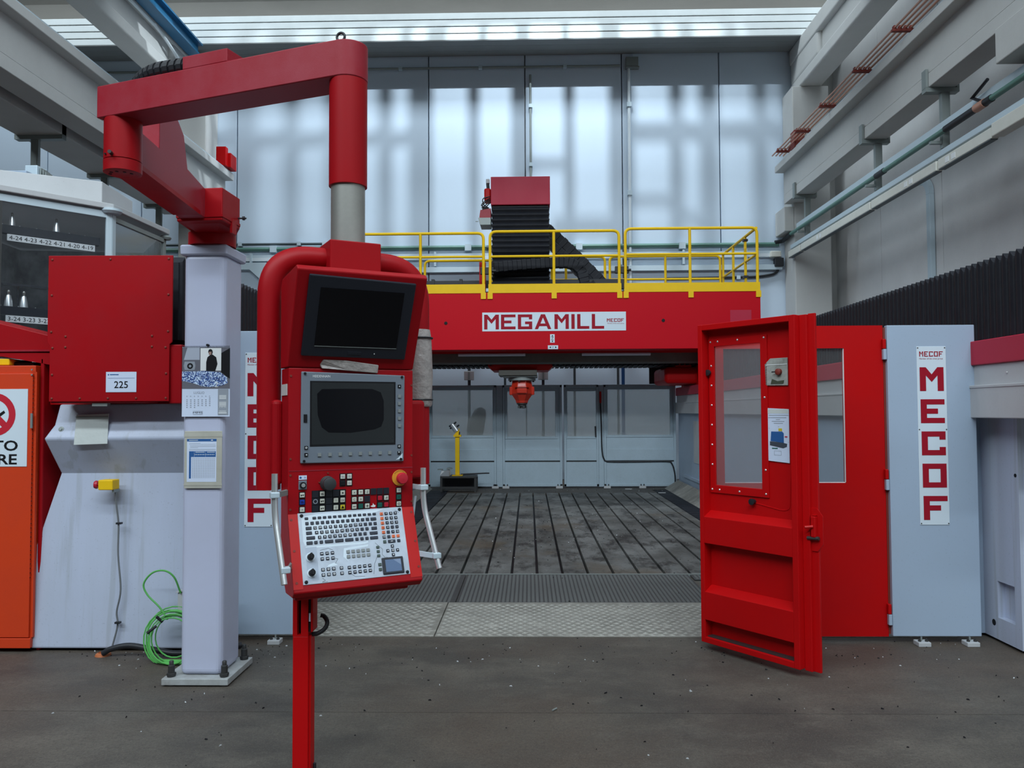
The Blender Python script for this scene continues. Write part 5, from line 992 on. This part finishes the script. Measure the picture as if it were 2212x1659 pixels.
# lower arm with its raised brake housing
prof = [(3.37, 2.715), (3.37, 2.888), (3.70, 2.888), (3.70, 3.16), (3.88, 3.16), (4.04, 3.07), (4.10, 2.91), (4.42, 2.885), (4.42, 2.715)]
def ax(y): return -1.758 - .092 * (y - 3.37)
MB().loft([[(ax(y) - w * (.105 + .042 * (y - 3.37)), y, z) for y, z in prof] for w in (0, 1)]).build('lower_arm', RED_DUSTY, t, bevel=.006)
MB().loft([[(ax(y) - w + .004, y, z) for y, z in ((3.44, 2.712), (3.44, 2.735), (4.30, 2.735), (4.30, 2.712))] for w in (0, .155)]).build('bottom_flange', RED_MACH, t)
JC = Vector((-1.789, 3.367, 0))
MB().cyl((JC.x, JC.y, 2.71), (JC.x, JC.y, 2.889), .0775, n=32).build('joint_cylinder', RED_MACH, t, smooth=True)
jl = MB().lathe((JC.x, JC.y, 0), (0, 0, 1), [(.062, 2.652), (.0785, 2.658), (.0785, 2.706)], 32).build('joint_cover', RED_MACH, t, smooth=True)
for k in range(5):
    a = math.pi * (1.1 + .2 * k); MB().cyl((JC.x + .05 * math.cos(a), JC.y + .05 * math.sin(a), 2.650), (JC.x + .05 * math.cos(a), JC.y + .05 * math.sin(a), 2.653), .007, n=10).build('cover_screw', PRINT_K, jl)
MB().cyl((JC.x - .01, JC.y - .07, 2.722), (JC.x - .004, JC.y - .105, 2.722), .008, n=10).build('locking_screw', DARKST, t); MB().cyl((JC.x - .04, JC.y - .06, 2.724), (JC.x - .042, JC.y - .072, 2.724), .004, n=8).build('grub_screw', PRINT_K, t)
# upper arm
TX = Vector((-.700, 2.992, 0)); ud = (JC - TX); ud.z = 0; ud.normalize(); un = Vector((ud.y, -ud.x, 0)); un = -un if un.y < 0 else un
FA = frame((TX.x, TX.y, 2.889), ud, un, (0, 0, 1))          # x from the tube towards the joint, y away from the viewer
E_ = 1.225; hw = .0755
b = MB(FA); pts = [(E_, -hw), (0, -hw)] + [(-hw * math.sin(a), -hw * math.cos(a)) for a in [math.pi * k / 14 for k in range(1, 14)]] + [(0, hw), (E_, hw)]
b.ext([(x, y, 0) for x, y in pts], (0, 0, .141)).build('upper_arm', RED_DUSTY, t, bevel=.004, smooth=True)
MB(FA).box(.525, .755, -hw + .002, hw - .01, .141, .196).build('junction_cover', RED_DUSTY, t, bevel=.003)
hs = MB(); hp = [FA @ Vector(p) for p in smooth_path([(.76, .0, .186), (.86, .0, .190), (.96, .0, .190), (1.03, .005, .175), (1.07, .01, .15)], 8)]
for a, q in zip(hp[::3], hp[2::3]): hs.cyl(a, q, .042, n=14)
hs.tube(hp, .036, 10); hs.build('corrugated_hose', BLK, t, smooth=False)
MB().lathe((TX.x, TX.y, 0), (0, 0, 1), [(.0735, 2.476), (.0735, 2.889)], 36).build('tube_sleeve', RED_MACH, t, smooth=True)
MB().cyl((TX.x, TX.y, 2.20), (TX.x, TX.y, 2.49), .0655, n=36).build('steel_tube', STEEL, t, smooth=True)
ey = FA @ Vector((.035, -.0, .141)) + Vector((0, 0, .012)); e_ = MB().cyl(ey - Vector((0, 0, .014)), ey + Vector((0, 0, .016)), .014).build('eye_bolt', BLK, t, smooth=True); MB().torus(ey + Vector((0, 0, .036)), (.2, 1, 0), .0165, .0052).build('ring', BLK, e_, smooth=True)

# ================================================================== CONTROL CONSOLE
a_ = math.radians(29); cu = Vector((math.cos(a_), math.sin(a_), 0)); cv = Vector((-math.sin(a_), math.cos(a_), 0)); P0 = Vector((-.845, 2.72, 0))
t = thing('control_console', 'red control console with two dark screens and a silver keyboard', 'control console', P0 + cu * .23 + cv * .1 + Vector((0, 0, .97))); CC = t
FC = frame(P0, cu, cv, (0, 0, 1))                 # x along the face, y into the console, z up
FM_ = frame(P0, cu, UX, -cv)                      # face frame of the middle: x, up, towards the viewer
WC = .464
C = lambda: MB(FC)
C().loft([[(x, y, z) for y, z in ((-.150, 2.079), (-.152, 2.085), (-.135, 2.100), (.10, 2.085), (.12, 2.06), (.12, 1.759), (0, 1.759))] for x in (-.004, WC)]).build('upper_housing', RED_MACH, t, bevel=.004)
C().loft([[(x, y, z) for y, z in ((0, 1.757), (.12, 1.757), (.12, 1.05), (.03, .962), (-.078, .966), (-.1015, .985), (-.1012, .990), (0, 1.241))] for x in (0, WC)]).build('main_housing', RED_MACH, t, bevel=.004)
C().box(.02, WC - .03, -.03, .11, .945, .97).build('bottom_tray', RED_MACH, t, bevel=.004)
C().face([(.002, -.0012, 1.3915), (WC - .002, -.0012, 1.3885), (WC - .002, -.0012, 1.3915), (.002, -.0012, 1.3945)]).build('panel_edge', RED_DUSTY, t)
# upper monitor on the forward tilted face
tv = (cv * -.15 + Vector((0, 0, .32))).normalized(); F1 = frame(P0 + Vector((0, 0, 1.759)), cu, tv, cu.cross(tv))
m_ = MB(F1).ext([(.036, .048, 0), (.421, .043, 0), (.421, .338, 0), (.036, .345, 0)], (0, 0, .012)).build('upper_monitor', BEZ, t, bevel=.004)
MB(F1).box(.078, .380, .088, .302, .0125, .0135).build('screen', SCRB, m_); b = MB(F1); b.box(.078, .380, .0865, .0885, .0125, .0145); b.build('screen_edge', GALVD, m_)
MB(F1).box(.20, .25, .058, .070, .012, .0135).build('button_bar', BEZ, m_, bevel=.001); MB(F1).box(.298, .301, .062, .066, .012, .0135).build('power_led', PRINT_W, m_)
# middle monitor
m_ = MB(FM_).ext([(.041, 1.419, 0), (.424, 1.414, 0), (.428, 1.736, 0), (.043, 1.744, 0)], (0, 0, .010)).build('lower_monitor', BEZG, t, bevel=.003); MM = m_
MB(FM_).box(.073, .391, 1.478, 1.711, .010, .0112).build('screen_frame', PRINT_K, m_); MB(FM_).box(.079, .385, 1.484, 1.705, .0112, .0118).build('screen', SCRG, m_)
b = MB(FM_); oc = (.225, 1.60)
ol = [(.098, 1.665), (.115, 1.682), (.20, 1.684), (.30, 1.684), (.333, 1.672), (.345, 1.64), (.345, 1.57), (.335, 1.545), (.31, 1.535), (.22, 1.524), (.14, 1.526), (.115, 1.545), (.10, 1.59)]
b.face([(x, z, .0121) for x, z in ol]).build('wiped_patch', SCRB, m_)
MB(FM_).text('HEIDENHAIN', (.083, 1.724, .0104), (1, 0, 0), (0, 1, 0), .0085, 'L', width=.062).build('lettering', PRINT_W, m_)
kb_ = None
def small(name, x, z, w, h, m, par, fr, d=.003, z0=.010): return MB(fr).box(x - w / 2, x + w / 2, z - h / 2, z + h / 2, z0, z0 + d).build(name, m, par)
for k in range(8): small('soft_key', .107 + .0373 * k, 1.448, .012, .012, KEYG, m_, FM_, .004)
for k in range(5): small('soft_key', .406, 1.658 - .0275 * k, .011, .012, KEYG, m_, FM_, .004)
for x, z in ((.406, 1.695), (.06, 1.474), (.060, 1.449), (.405, 1.471), (.405, 1.446)): small('arrow_key', x, z, .012, .012, PRINT_K, m_, FM_, .003)
b = MB(FM_); q = .0133
for x, s in ((.060, -1), (.405, 1)): b.face([(x - .003 * s, 1.452, q), (x + .003 * s, 1.449, q), (x - .003 * s, 1.446, q)])
for x, z in ((.06, 1.474), (.405, 1.471)): b.annulus((x, z, q), (0, 0, 1), .002, .0035, 12)
b.face([(.403, 1.693, q), (.409, 1.693, q), (.406, 1.698, q)]).build('arrow_marks', PRINT_W, m_)
small('usb_cover', .057, 1.578, .012, .028, PRINT_K, m_, FM_, .003)
for x, z in ((.055, 1.737), (.416, 1.730), (.053, 1.427), (.412, 1.423)): MB(FM_).cyl((x, z, .010), (x, z, .014), .0045, n=10).build('screw', PRINT_K, m_)
MB(FM_).face([(.392, 1.421, .0104), (.418, 1.424, .0104), (.419, 1.445, .0104), (.402, 1.428, .0104)]).build('worn_corner', SIGN, m_)
# control panel with switches
def btn(x, z, m, leg=None, lm=PRINT_K, size=.0165):
    o = MB(FM_).box(x - size / 2 - .003, x + size / 2 + .003, z - size / 2 - .003, z + size / 2 + .003, 0, .002).build('button_frame', PRINT_K, t); MB(FM_).box(x - size / 2, x + size / 2, z - size / 2, z + size / 2, .002, .005).build('button', m, o, bevel=.001, segs=1)
    if leg:
        b = MB(FM_); q = .0054
        if leg == 'i': b.box(x - .001, x + .001, z - .004, z + .004, q, q + .0001)
        elif leg == 'o': b.annulus((x, z, q), (0, 0, 1), .003, .0048, 16)
        elif leg == 'w': b.face([(x - .006, z - .005, q), (x + .006, z - .005, q), (x, z + .006, q)])
        elif leg == '=': b.box(x - .005, x + .005, z - .003, z - .001, q, q + .0001).box(x - .005, x + .003, z + .001, z + .003, q, q + .0001)
        elif leg == '-': b.box(x - .005, x + .005, z - .001, z + .001, q, q + .0001)
        elif leg == '+': b.box(x - .005, x + .005, z - .001, z + .001, q, q + .0001).box(x - .001, x + .001, z - .005, z + .005, q, q + .0001)
        elif leg == 'm': b.box(x - .006, x + .001, z - .001, z + .0015, q, q + .0001).face([(x - .006, z - .001, q), (x - .002, z - .001, q), (x - .004, z - .005, q)]).face([(x + .001, z + .002, q), (x + .006, z + .002, q), (x + .0035, z - .004, q)])
        elif leg == '/': b.face([(x - .004, z - .004, q), (x - .002, z - .004, q), (x + .001, z + .004, q), (x - .001, z + .004, q)]).face([(x + .000, z - .004, q), (x + .002, z - .004, q), (x + .005, z + .004, q), (x + .003, z + .004, q)])
        elif leg == 'l': b.cyl((x, z, q), (x, z, q + .0002), .003, n=10)
        else: b.text(leg, (x, z - .004, q), (1, 0, 0), (0, 1, 0), .008 if len(leg) == 1 else .006, 'C')
        b.build('symbol', lm, o)
    return o
btn(.049, 1.307, BTNW, 'm'); btn(.049, 1.282, BTNB, '='); btn(.049, 1.256, BTNW, 'l', PRINT_GY)
# key switch
k_ = MB(FM_).box(.036, .065, 1.326, 1.358, 0, .004).build('key_switch', BEZG, t, bevel=.002); MB(FM_).cyl((.0505, 1.342, .004), (.0505, 1.342, .012), .011, n=20).build('switch_ring', PRINT_K, k_, smooth=True); MB(FM_).cyl((.0505, 1.342, .012), (.0505, 1.342, .0145), .007, n=16).box(.0495, .0515, 1.336, 1.348, .0145, .02).build('key_lock', CHROME, k_)
MB(FM_).box(.037, .065, 1.361, 1.376, 0, .002).build('switch_label', PAPER, k_); MB(FM_).cyl((.043, 1.3685, .002), (.043, 1.3685, .0022), .004, n=10).text('A', (.0585, 1.365, .0022), (1, 0, 0), (0, 1, 0), .007, 'C').build('label_print', PRINT_BL, k_)
MB(FM_).lathe((.138, 1.345, 0), (0, 0, 1), [(.026, 0), (.026, .006), (.024, .007), (.024, .02), (.0225, .021), (.0225, .042), (.018, .044), (.0001, .0445)], 28).build('rotary_knob', mat('charcoal_plastic', (.03, .033, .036), .55), t, smooth=True)
MB(FM_).box(.117, .130, 1.313, 1.319, 0, .0015).build('knob_label', PRINT_GY, t)
for x, z in ((.140, 1.381), (.109, 1.349)): MB(FM_).cyl((x, z, 0), (x, z, .004), .003, n=8).build('knob_mark', RUST, t)
for i, (x, z) in enumerate(((.194, 1.366), (.2185, 1.366), (.194, 1.342), (.2185, 1.342))): btn(x, z, PRINT_K if i == 2 else BTNW, None if i == 2 else '=', PRINT_GY)
gA = [['k', 'W=', 'k', 'k', 'Wl'], ['k', 'Wm', 'k', 'W1', 'WOK'], ['k', 'Wm', 'k', 'W0', 'Yw']]
MB(FM_).box(.083, .206, 1.2405, 1.3205, 0, .0012).build('switch_plate', PRINT_K, t)
for r_, row in enumerate(gA):
    for c, s in enumerate(row):
        x, z = .0955 + .0245 * c, 1.3075 - .0255 * r_
        if s == 'k': MB(FM_).box(x - .011, x + .011, z - .0115, z + .0115, .0012, .003).build('blank_cover', BEZ, t)
        else: btn(x, z, {'W': BTNW, 'Y': BTNY}[s[0]], s[1:])
MB(FM_).annulus((.0955, 1.282, .0033), (0, 0, 1), .006, .0085, 14).build('dial_print', PRINT_GY, t)
gB = [['WX', 'WY', 'WZ', 'k', 'k', 'k'], ['WC', 'WA', 'k', '', 'R', 'W/'], ['W-', 'G', 'W+', '', 'G', 'R']]
for r_, row in enumerate(gB):
    for c, s in enumerate(row):
        x, z = .2365 + .0243 * c, 1.3065 - .0255 * r_
        if s == 'k': MB(FM_).box(x - .011, x + .011, z - .0115, z + .0115, 0, .003).build('blank_cover', BEZ, t)
        elif s: btn(x, z, {'W': BTNW, 'R': BTNR, 'G': BTNG}[s[0]], s[1:] or None)
MB(FM_).face([(.297, 1.253, .001), (.306, 1.256, .001), (.308, 1.264, .001), (.312, 1.257, .001), (.318, 1.256, .001), (.316, 1.249, .001), (.306, 1.249, .001)]).build('scratched_paint', PRINT_W, t)
btn(.407, 1.306, BTNW, 'l', PRINT_GY); btn(.407, 1.281, BTNG, 'i'); btn(.407, 1.256, BTNW, 'o')
# emergency stop
ec = (.411, 1.352)
e_ = MB(FM_).lathe((*ec, 0), (0, 0, 1), [(.030, 0), (.030, .003), (.0295, .004)], 32).build('emergency_stop', mat('amber_ring', (.75, .33, .035), .45), t); MB(FM_).lathe((*ec, .004), (0, 0, 1), [(.012, 0), (.012, .016), (.021, .018), (.022, .028), (.018, .036), (.0001, .038)], 28).build('red_mushroom', PRINT_RD, e_, smooth=True)
b = MB(FM_)
for word, r0, flip in (('EMERGENCY', .0245, 1), ('STOP', .0245, -1)):
    n = len(word)
    for i, ch in enumerate(word):
        an = (math.radians(118 - 96 + 0) if False else math.pi / 2 + flip * (n - 1) / 2 * .21 - flip * i * .21) if flip == 1 else -math.pi / 2 - (n - 1) / 2 * .2 + i * .2
        rr = r0 if flip == 1 else r0 + .0045; px, pz = ec[0] + rr * math.cos(an), ec[1] + rr * math.sin(an); b.text(ch, (px, pz, .0045), (1, 0, 0), (0, 1, 0), .0045, 'C', rot=an - math.pi / 2 if flip == 1 else an + math.pi / 2)
b.build('lettering', PRINT_K, e_)
for x, z in ((.008, 1.728), (.008, 1.435), (.008, 1.378), (.008, 1.258), (WC - .006, 1.70), (WC - .006, 1.435), (WC - .006, 1.372), (WC - .006, 1.262)): MB(FM_).cyl((x, z, 0), (x, z, .002), .0042, n=10).build('screw', RUST, t)
# keyboard on the outward sloping face
kv = (cv * -.1 + Vector((0, 0, -.248))).normalized(); F2 = frame(P0 + Vector((0, 0, 1.241)), cu, -kv, cu.cross(-kv))
def KB(): return MB(F2)
kp = KB().box(.033, .419, -.249, .002, 0, .0025).build('keyboard_panel', KBP, t, bevel=.001, segs=1)
KB().face([(.0, -.262, .0012), (.033, -.262, .0012), (.033, 0, .0012), (0, 0, .0012)]).build('lit_margin', RED_BRIGHT, t); KB().face([(.419, -.262, .0012), (WC, -.262, .0012), (WC, 0, .0012), (.419, 0, .0012)]).build('lit_margin', RED_BRIGHT, t)  # margins in brighter red, as if the upturned face caught more light
proto = {}
def key(x, y, m=KEY, w=.0118, h=.0108):
    kk = (m.name, round(w, 4), round(h, 4)); p = F2 @ Vector((x, -y, .0045))
    if kk not in proto: o = KB().box(x - w / 2, x + w / 2, -y - h / 2, -y + h / 2, .0024, .0060).build('key', m, kp, bevel=.0012, segs=1); proto[kk] = (o, where(o) - p)
    else: rep(proto[kk][0], p + proto[kk][1])
LG = MB(F2); LK = MB(F2)
def leg(ch, x, y, s=.0065, dark=False): (LK if dark else LG).text(ch, (x, -y - s / 2, .0063), (1, 0, 0), (0, 1, 0), s, 'C')
P_ = .01825
for k in range(14):
    if k != 1: key(.062 + P_ * k if k == 0 else .0898 + P_ * (k - 2), .019, w=.0125, h=.0085)
key(.3093, .019, w=.0125, h=.0085)
for k in range(13): key(.0625 + P_ * k, .037)
key(.304, .037, w=.021)
key(.067, .0545, w=.0205)
for k, ch in enumerate('QWERTYUIOP'): key(.0895 + P_ * k, .0545); leg(ch, .0895 + P_ * k, .0545)
for k in range(3): key(.2720 + P_ * k, .0545)
key(.067, .0715, w=.0205)
for k, ch in enumerate('ASDFGHJKL'): key(.0935 + P_ * k, .0715); leg(ch, .0935 + P_ * k, .0715)
for k in range(2): key(.2578 + P_ * k, .0715)
key(.303, .0715, w=.021)
key(.0715, .089, w=.030)
for k, ch in enumerate('ZXCVBNM'): key(.1025 + P_ * k, .089); leg(ch, .1025 + P_ * k, .089)
for k in range(3): key(.2303 + P_ * k, .089)
key(.299, .089, w=.0295)
for x, w in ((.066, .0215), (.088, .0118), (.107, .0118), (.1345, .030), (.171, .030), (.207, .030), (.235, .0118), (.2535, .0118), (.272, .0118), (.2985, .0295)): key(x, .1065, w=w)
num = [('X789', 'onnn'), ('Y456', 'onnn'), ('Z123', 'onnn'), ('N0.-', 'onnn'), ('V +Q', 'onnn')]
for r_, (chs, ms) in enumerate(num):
    for c, ch in enumerate(chs):
        x, y = .3365 + .0178 * c, .0205 + .0173 * r_; key(x, y, KEYO if ms[c] == 'o' else KEY); ch != ' ' and leg(ch, x, y, .0062, ms[c] == 'o')
for c, (ch, m) in enumerate((('CE', KEY), ('', KEY), ('P', KEYO), ('I', KEYO))): key(.3365 + .0178 * c, .107, m); ch and leg(ch, .3365 + .0178 * c, .107, .0055, m is KEYO)
key(.3365, .1245, KEYGR); key(.363, .1245, w=.028); key(.390, .1245); LG.box(.359, .367, -.1255, -.1235, .0062, .0064)
for x, y, a in ((.363, .1425, 90), (.344, .158, 180), (.381, .158, 0), (.363, .174, 270)):
    key(x, y, w=.0112); ar = math.radians(a); LG.face([(x + .0035 * math.cos(ar + q), -y + .0035 * math.sin(ar + q), .0063) for q in (0, 2.3, -2.3)])
key(.363, .158, w=.0112); LG.annulus((.363, -.158, .0063), (0, 0, 1), .002, .0035, 10)
for r_ in range(2):
    for c in range(3): key(.105 + .0187 * c, .1475 + .0185 * r_); LG.box(.101 + .0187 * c, .109 + .0187 * c, -.1485 - .0185 * r_, -.1465 - .0185 * r_, .0062, .0064)
    for c in range(5): key(.198 + .0183 * c, .149 + .0172 * r_, KEYG, .0125, .0115)
    for c in range(3): key(.104 + .0188 * c, .203 + .0183 * r_); LG.annulus((.104 + .0188 * c, -.203 - .0183 * r_, .0063), (0, 0, 1), .002, .0035, 10)
    key(.169, .203 + .0188 * r_); LG.annulus((.169, -.203 - .0188 * r_, .0063), (0, 0, 1), .002, .0035, 10)
    for c in range(5): key(.197 + .0185 * c, .2045 + .0178 * r_); LG.box(.193 + .0185 * c, .201 + .0185 * c, -.2055 - .0178 * r_, -.2035 - .0178 * r_, .0062, .0064)
    key(.3085, .205 + .0175 * r_, KEYGR)
for r_ in range(3): key(.308, .142 + .0155 * r_, KEYGR, .0115, .0095)
LG.build('key_legends', PRINT_W, kp); LK.build('dark_key_legends', PRINT_K, kp)
KB().box(.050, .089, -.238, -.121, .0024, .0027).build('knob_strip', mat('pale_strip', (.40, .46, .55), .4), kp)
for y in (.156, .211):
    o = KB().lathe((.0645, -y, .0025), (0, 0, 1), [(.016, 0), (.016, .002)], 20).build('dial_ring', SIGN, kp); 
    KB().lathe((.0645, -y, .0045), (0, 0, 1), [(.0115, 0), (.0105, .016), (.009, .018)], 20).box(.061, .068, -y - .009, -y + .011, .0225, .027).build('override_knob', PRINT_K, kp, bevel=.001)
tp = KB().box(.3165, .3965, -.2425, -.1825, .0024, .008).build('touchpad_frame', BEZ, kp, bevel=.003); KB().box(.328, .387, -.2345, -.191, .008, .0085).build('touchpad', mat('slate_blue_pad', (.10, .16, .28), .3), kp)
KB().face([(.358, -.1915, .0087), (.386, -.1915, .0087), (.386, -.213, .0087)]).build('pad_glint', mat('pale_pad', (.20, .27, .40), .3), kp)
for x, y in ((.046, .008), (.408, .008), (.044, .240), (.408, .241)): KB().lathe((x, -y, .0025), (0, 0, 1), [(.0062, 0), (.0058, .003), (.003, .004)], 12).build('panel_screw', PRINT_K, kp, smooth=True)
for x, y in ((.010, .02), (.012, .13), (.012, .24), (WC - .01, .02), (WC - .01, .13), (WC - .01, .225)): KB().cyl((x, -y, .001), (x, -y, .0025), .0045, n=10).build('screw', RUST, t)
rr = random.Random(4); b = KB()
for p in ([(.30, .125), (.325, .15), (.322, .17), (.335, .185)], [(.335, .18), (.36, .19)], [(.10, .135), (.13, .13), (.145, .138)], [(.14, .165), (.16, .17), (.15, .185)], [(.20, .225), (.215, .238), (.25, .24)], [(.10, .232), (.11, .24), (.098, .245), (.118, .246)], [(.39, .01), (.405, .02)], [(.305, .17), (.29, .2), (.283, .236)]):
    for (xa, ya_), (xc, yc) in zip(p, p[1:]):
        d = Vector((xc - xa, -(yc - ya_), 0)).normalized(); n_ = Vector((-d.y, d.x, 0)) * .0005; A_ = Vector((xa, -ya_, .0028)); B_ = Vector((xc, -yc, .0028)); b.face([A_ - n_, B_ - n_, B_ + n_, A_ + n_])
b.build('membrane_cracks', PRINT_K, kp)
b = KB()
b.face([(.045, -.012, .00268), (.10, -.005, .00268), (.20, -.004, .00268), (.345, -.003, .00268), (.32, -.011, .00268), (.05, -.115, .00268), (.045, -.10, .00268)]).face([(.185, -.135, .00268), (.275, -.128, .00268), (.272, -.136, .00268), (.20, -.141, .00268), (.19, -.17, .00268), (.20, -.185, .00268), (.18, -.165, .00268)]).face([(.125, -.188, .00268), (.145, -.182, .00268), (.158, -.192, .00268), (.12, -.195, .00268)]).face([(.05, -.118, .00268), (.27, -.118, .00268), (.272, -.108, .00268), (.276, -.122, .00268), (.26, -.126, .00268), (.055, -.124, .00268)])
b.build('peeled_foil', SIGN, kp)
# carrying pipe frame behind the housing
pv = .18
fp = [(-.034, pv, 1.316), (-.034, pv, 2.187), (.556, pv, 2.187), (.556, pv, 1.31)]
C().tube(fillet(fp, .155, 12), .0435, 24).build('pipe_frame', RED_MACH, t, smooth=True)
C().box(.168, .366, .085, .275, 2.10, 2.248).build('tube_socket', RED_MACH, t, bevel=.004)
for x0, x1 in ((-.034, .004), (WC - .004, .556)): C().box(x0, x1, .105, .215, 1.335, 1.645).build('side_bracket', RED_MACH, t, bevel=.015, segs=3)
C().box(-.003, .0, .02, .11, 1.66, 1.70).build('side_sticker', POUCH, t)
# wrapped padding and ties on the right leg
C().lathe((.556, pv, 1.62), (0, 0, 1), [(.050, 0), (.056, .01), (.054, .05), (.058, .12), (.055, .20), (.053, .26), (.050, .29), (.046, .312)], 18).build('wrapped_padding', RAG, t, smooth=True, label='grey foil and paper wrapped around the pipe')
for z in (1.645, 1.895): C().lathe((.556, pv, z), (0, 0, 1), [(.058, 0), (.0595, .003), (.058, .006)], 18).build('cable_tie', BLK, t)
C().ext([(.108, -.004, 1.77), (.118, -.02, 1.787), (.20, -.02, 1.786), (.324, -.018, 1.772), (.322, -.012, 1.742), (.21, -.014, 1.749), (.115, -.012, 1.756)], (0, .014, .002)).build('rag_strip', RAG, t, bevel=.003, label='dirty folded strip stuck between the two screens')
# grab bars
for sx_, x0, x1, xs_ in ((-1, -.056, -.040, 0), (1, WC + .02, WC + .048, WC)):
    g = C().tube(fillet([(x0, -.055, 1.390), (x0, -.055, 1.255), (x1, -.145, 1.03)], .05, 5), .0105, 14).build('grab_bar', CHROME, t, smooth=True)
    for z, y, x in ((1.318, -.055, x0), (1.075, -.127, x1 - .006 * sx_)):
        k = C().box(x - .015, x + .015, y - .016, y + .016, z - .010, z + .010).build('clamp', GALV, g, bevel=.003)
        a, b_ = (x + .01, xs_ + .004) if sx_ < 0 else (xs_ - .004, x - .01)
        C().ext([(a if sx_ < 0 else b_, y - .008, z - .009), (a if sx_ < 0 else b_, y + .010, z - .009), (xs_, (.03 if z > 1.2 else -.045), z - .009), (xs_, (.0 if z > 1.2 else -.07), z - .009)], (0, 0, .018)).build('bracket', GALVD if sx_ < 0 else GALV, g)
C().cyl((WC + .004, .01, 1.20), (WC + .014, .01, 1.28), .005, n=8).build('small_chain', GALV, t)

# red post under the console
t = thing('stand_post', 'narrow red steel post standing on the floor under the console', 'post', (-.83, 2.86, 0))
MB().box(-.862, -.805, 2.84, 2.90, .012, .785).build('lower_tube', RED, t, bevel=.003)
b = MB(); b.box(-.862, -.846, 2.84, 2.90, .785, .946); b.box(-.832, -.806, 2.84, 2.90, .785, .946); b.box(-.846, -.832, 2.885, 2.90, .785, .946); b.box(-.846, -.832, 2.84, 2.9, .785, .79); b.build('slotted_upper_tube', RED, t)
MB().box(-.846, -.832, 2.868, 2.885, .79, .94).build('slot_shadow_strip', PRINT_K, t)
s_ = MB().box(-.806, -.7965, 2.845, 2.90, .80, .935).build('switch_body', PRINT_K, t, bevel=.002); MB().box(-.7965, -.789, 2.84, 2.905, .80, .935).build('switch_cover', RED, s_, bevel=.003); MB().box(-.804, -.798, 2.843, 2.8449, .838, .868).build('switch_label', PAPER, s_)
MB().tube(smooth_path([(-.80, 2.87, .785), (-.778, 2.87, .788), (-.755, 2.88, .803), (-.749, 2.89, .824), (-.763, 2.90, .842), (-.776, 2.90, .846)], 6), .008, 10).build('black_hose', BLK, t, smooth=True)
MB().box(-.805, -.798, 2.85, 2.90, .012, .785).build('side_flange', RED, t)
MB().cyl((-.788, 2.87, .012), (-.788, 2.87, .24), .009, n=10).cyl((-.788, 2.87, .24), (-.788, 2.87, .32), .006, n=10).build('foot_rod', BLK, t, smooth=True); MB().box(-.797, -.778, 2.855, 2.885, .245, .27).build('rod_clamp', DARKST, t); MB().cyl((-.775, 2.865, .205), (-.755, 2.862, .210), .007, n=10).build('clamp_screw', CHROME, t)
MB().box(-1.02, -.64, 2.66, 3.06, 0, .012).build('foot_plate', RED, t, bevel=.003)
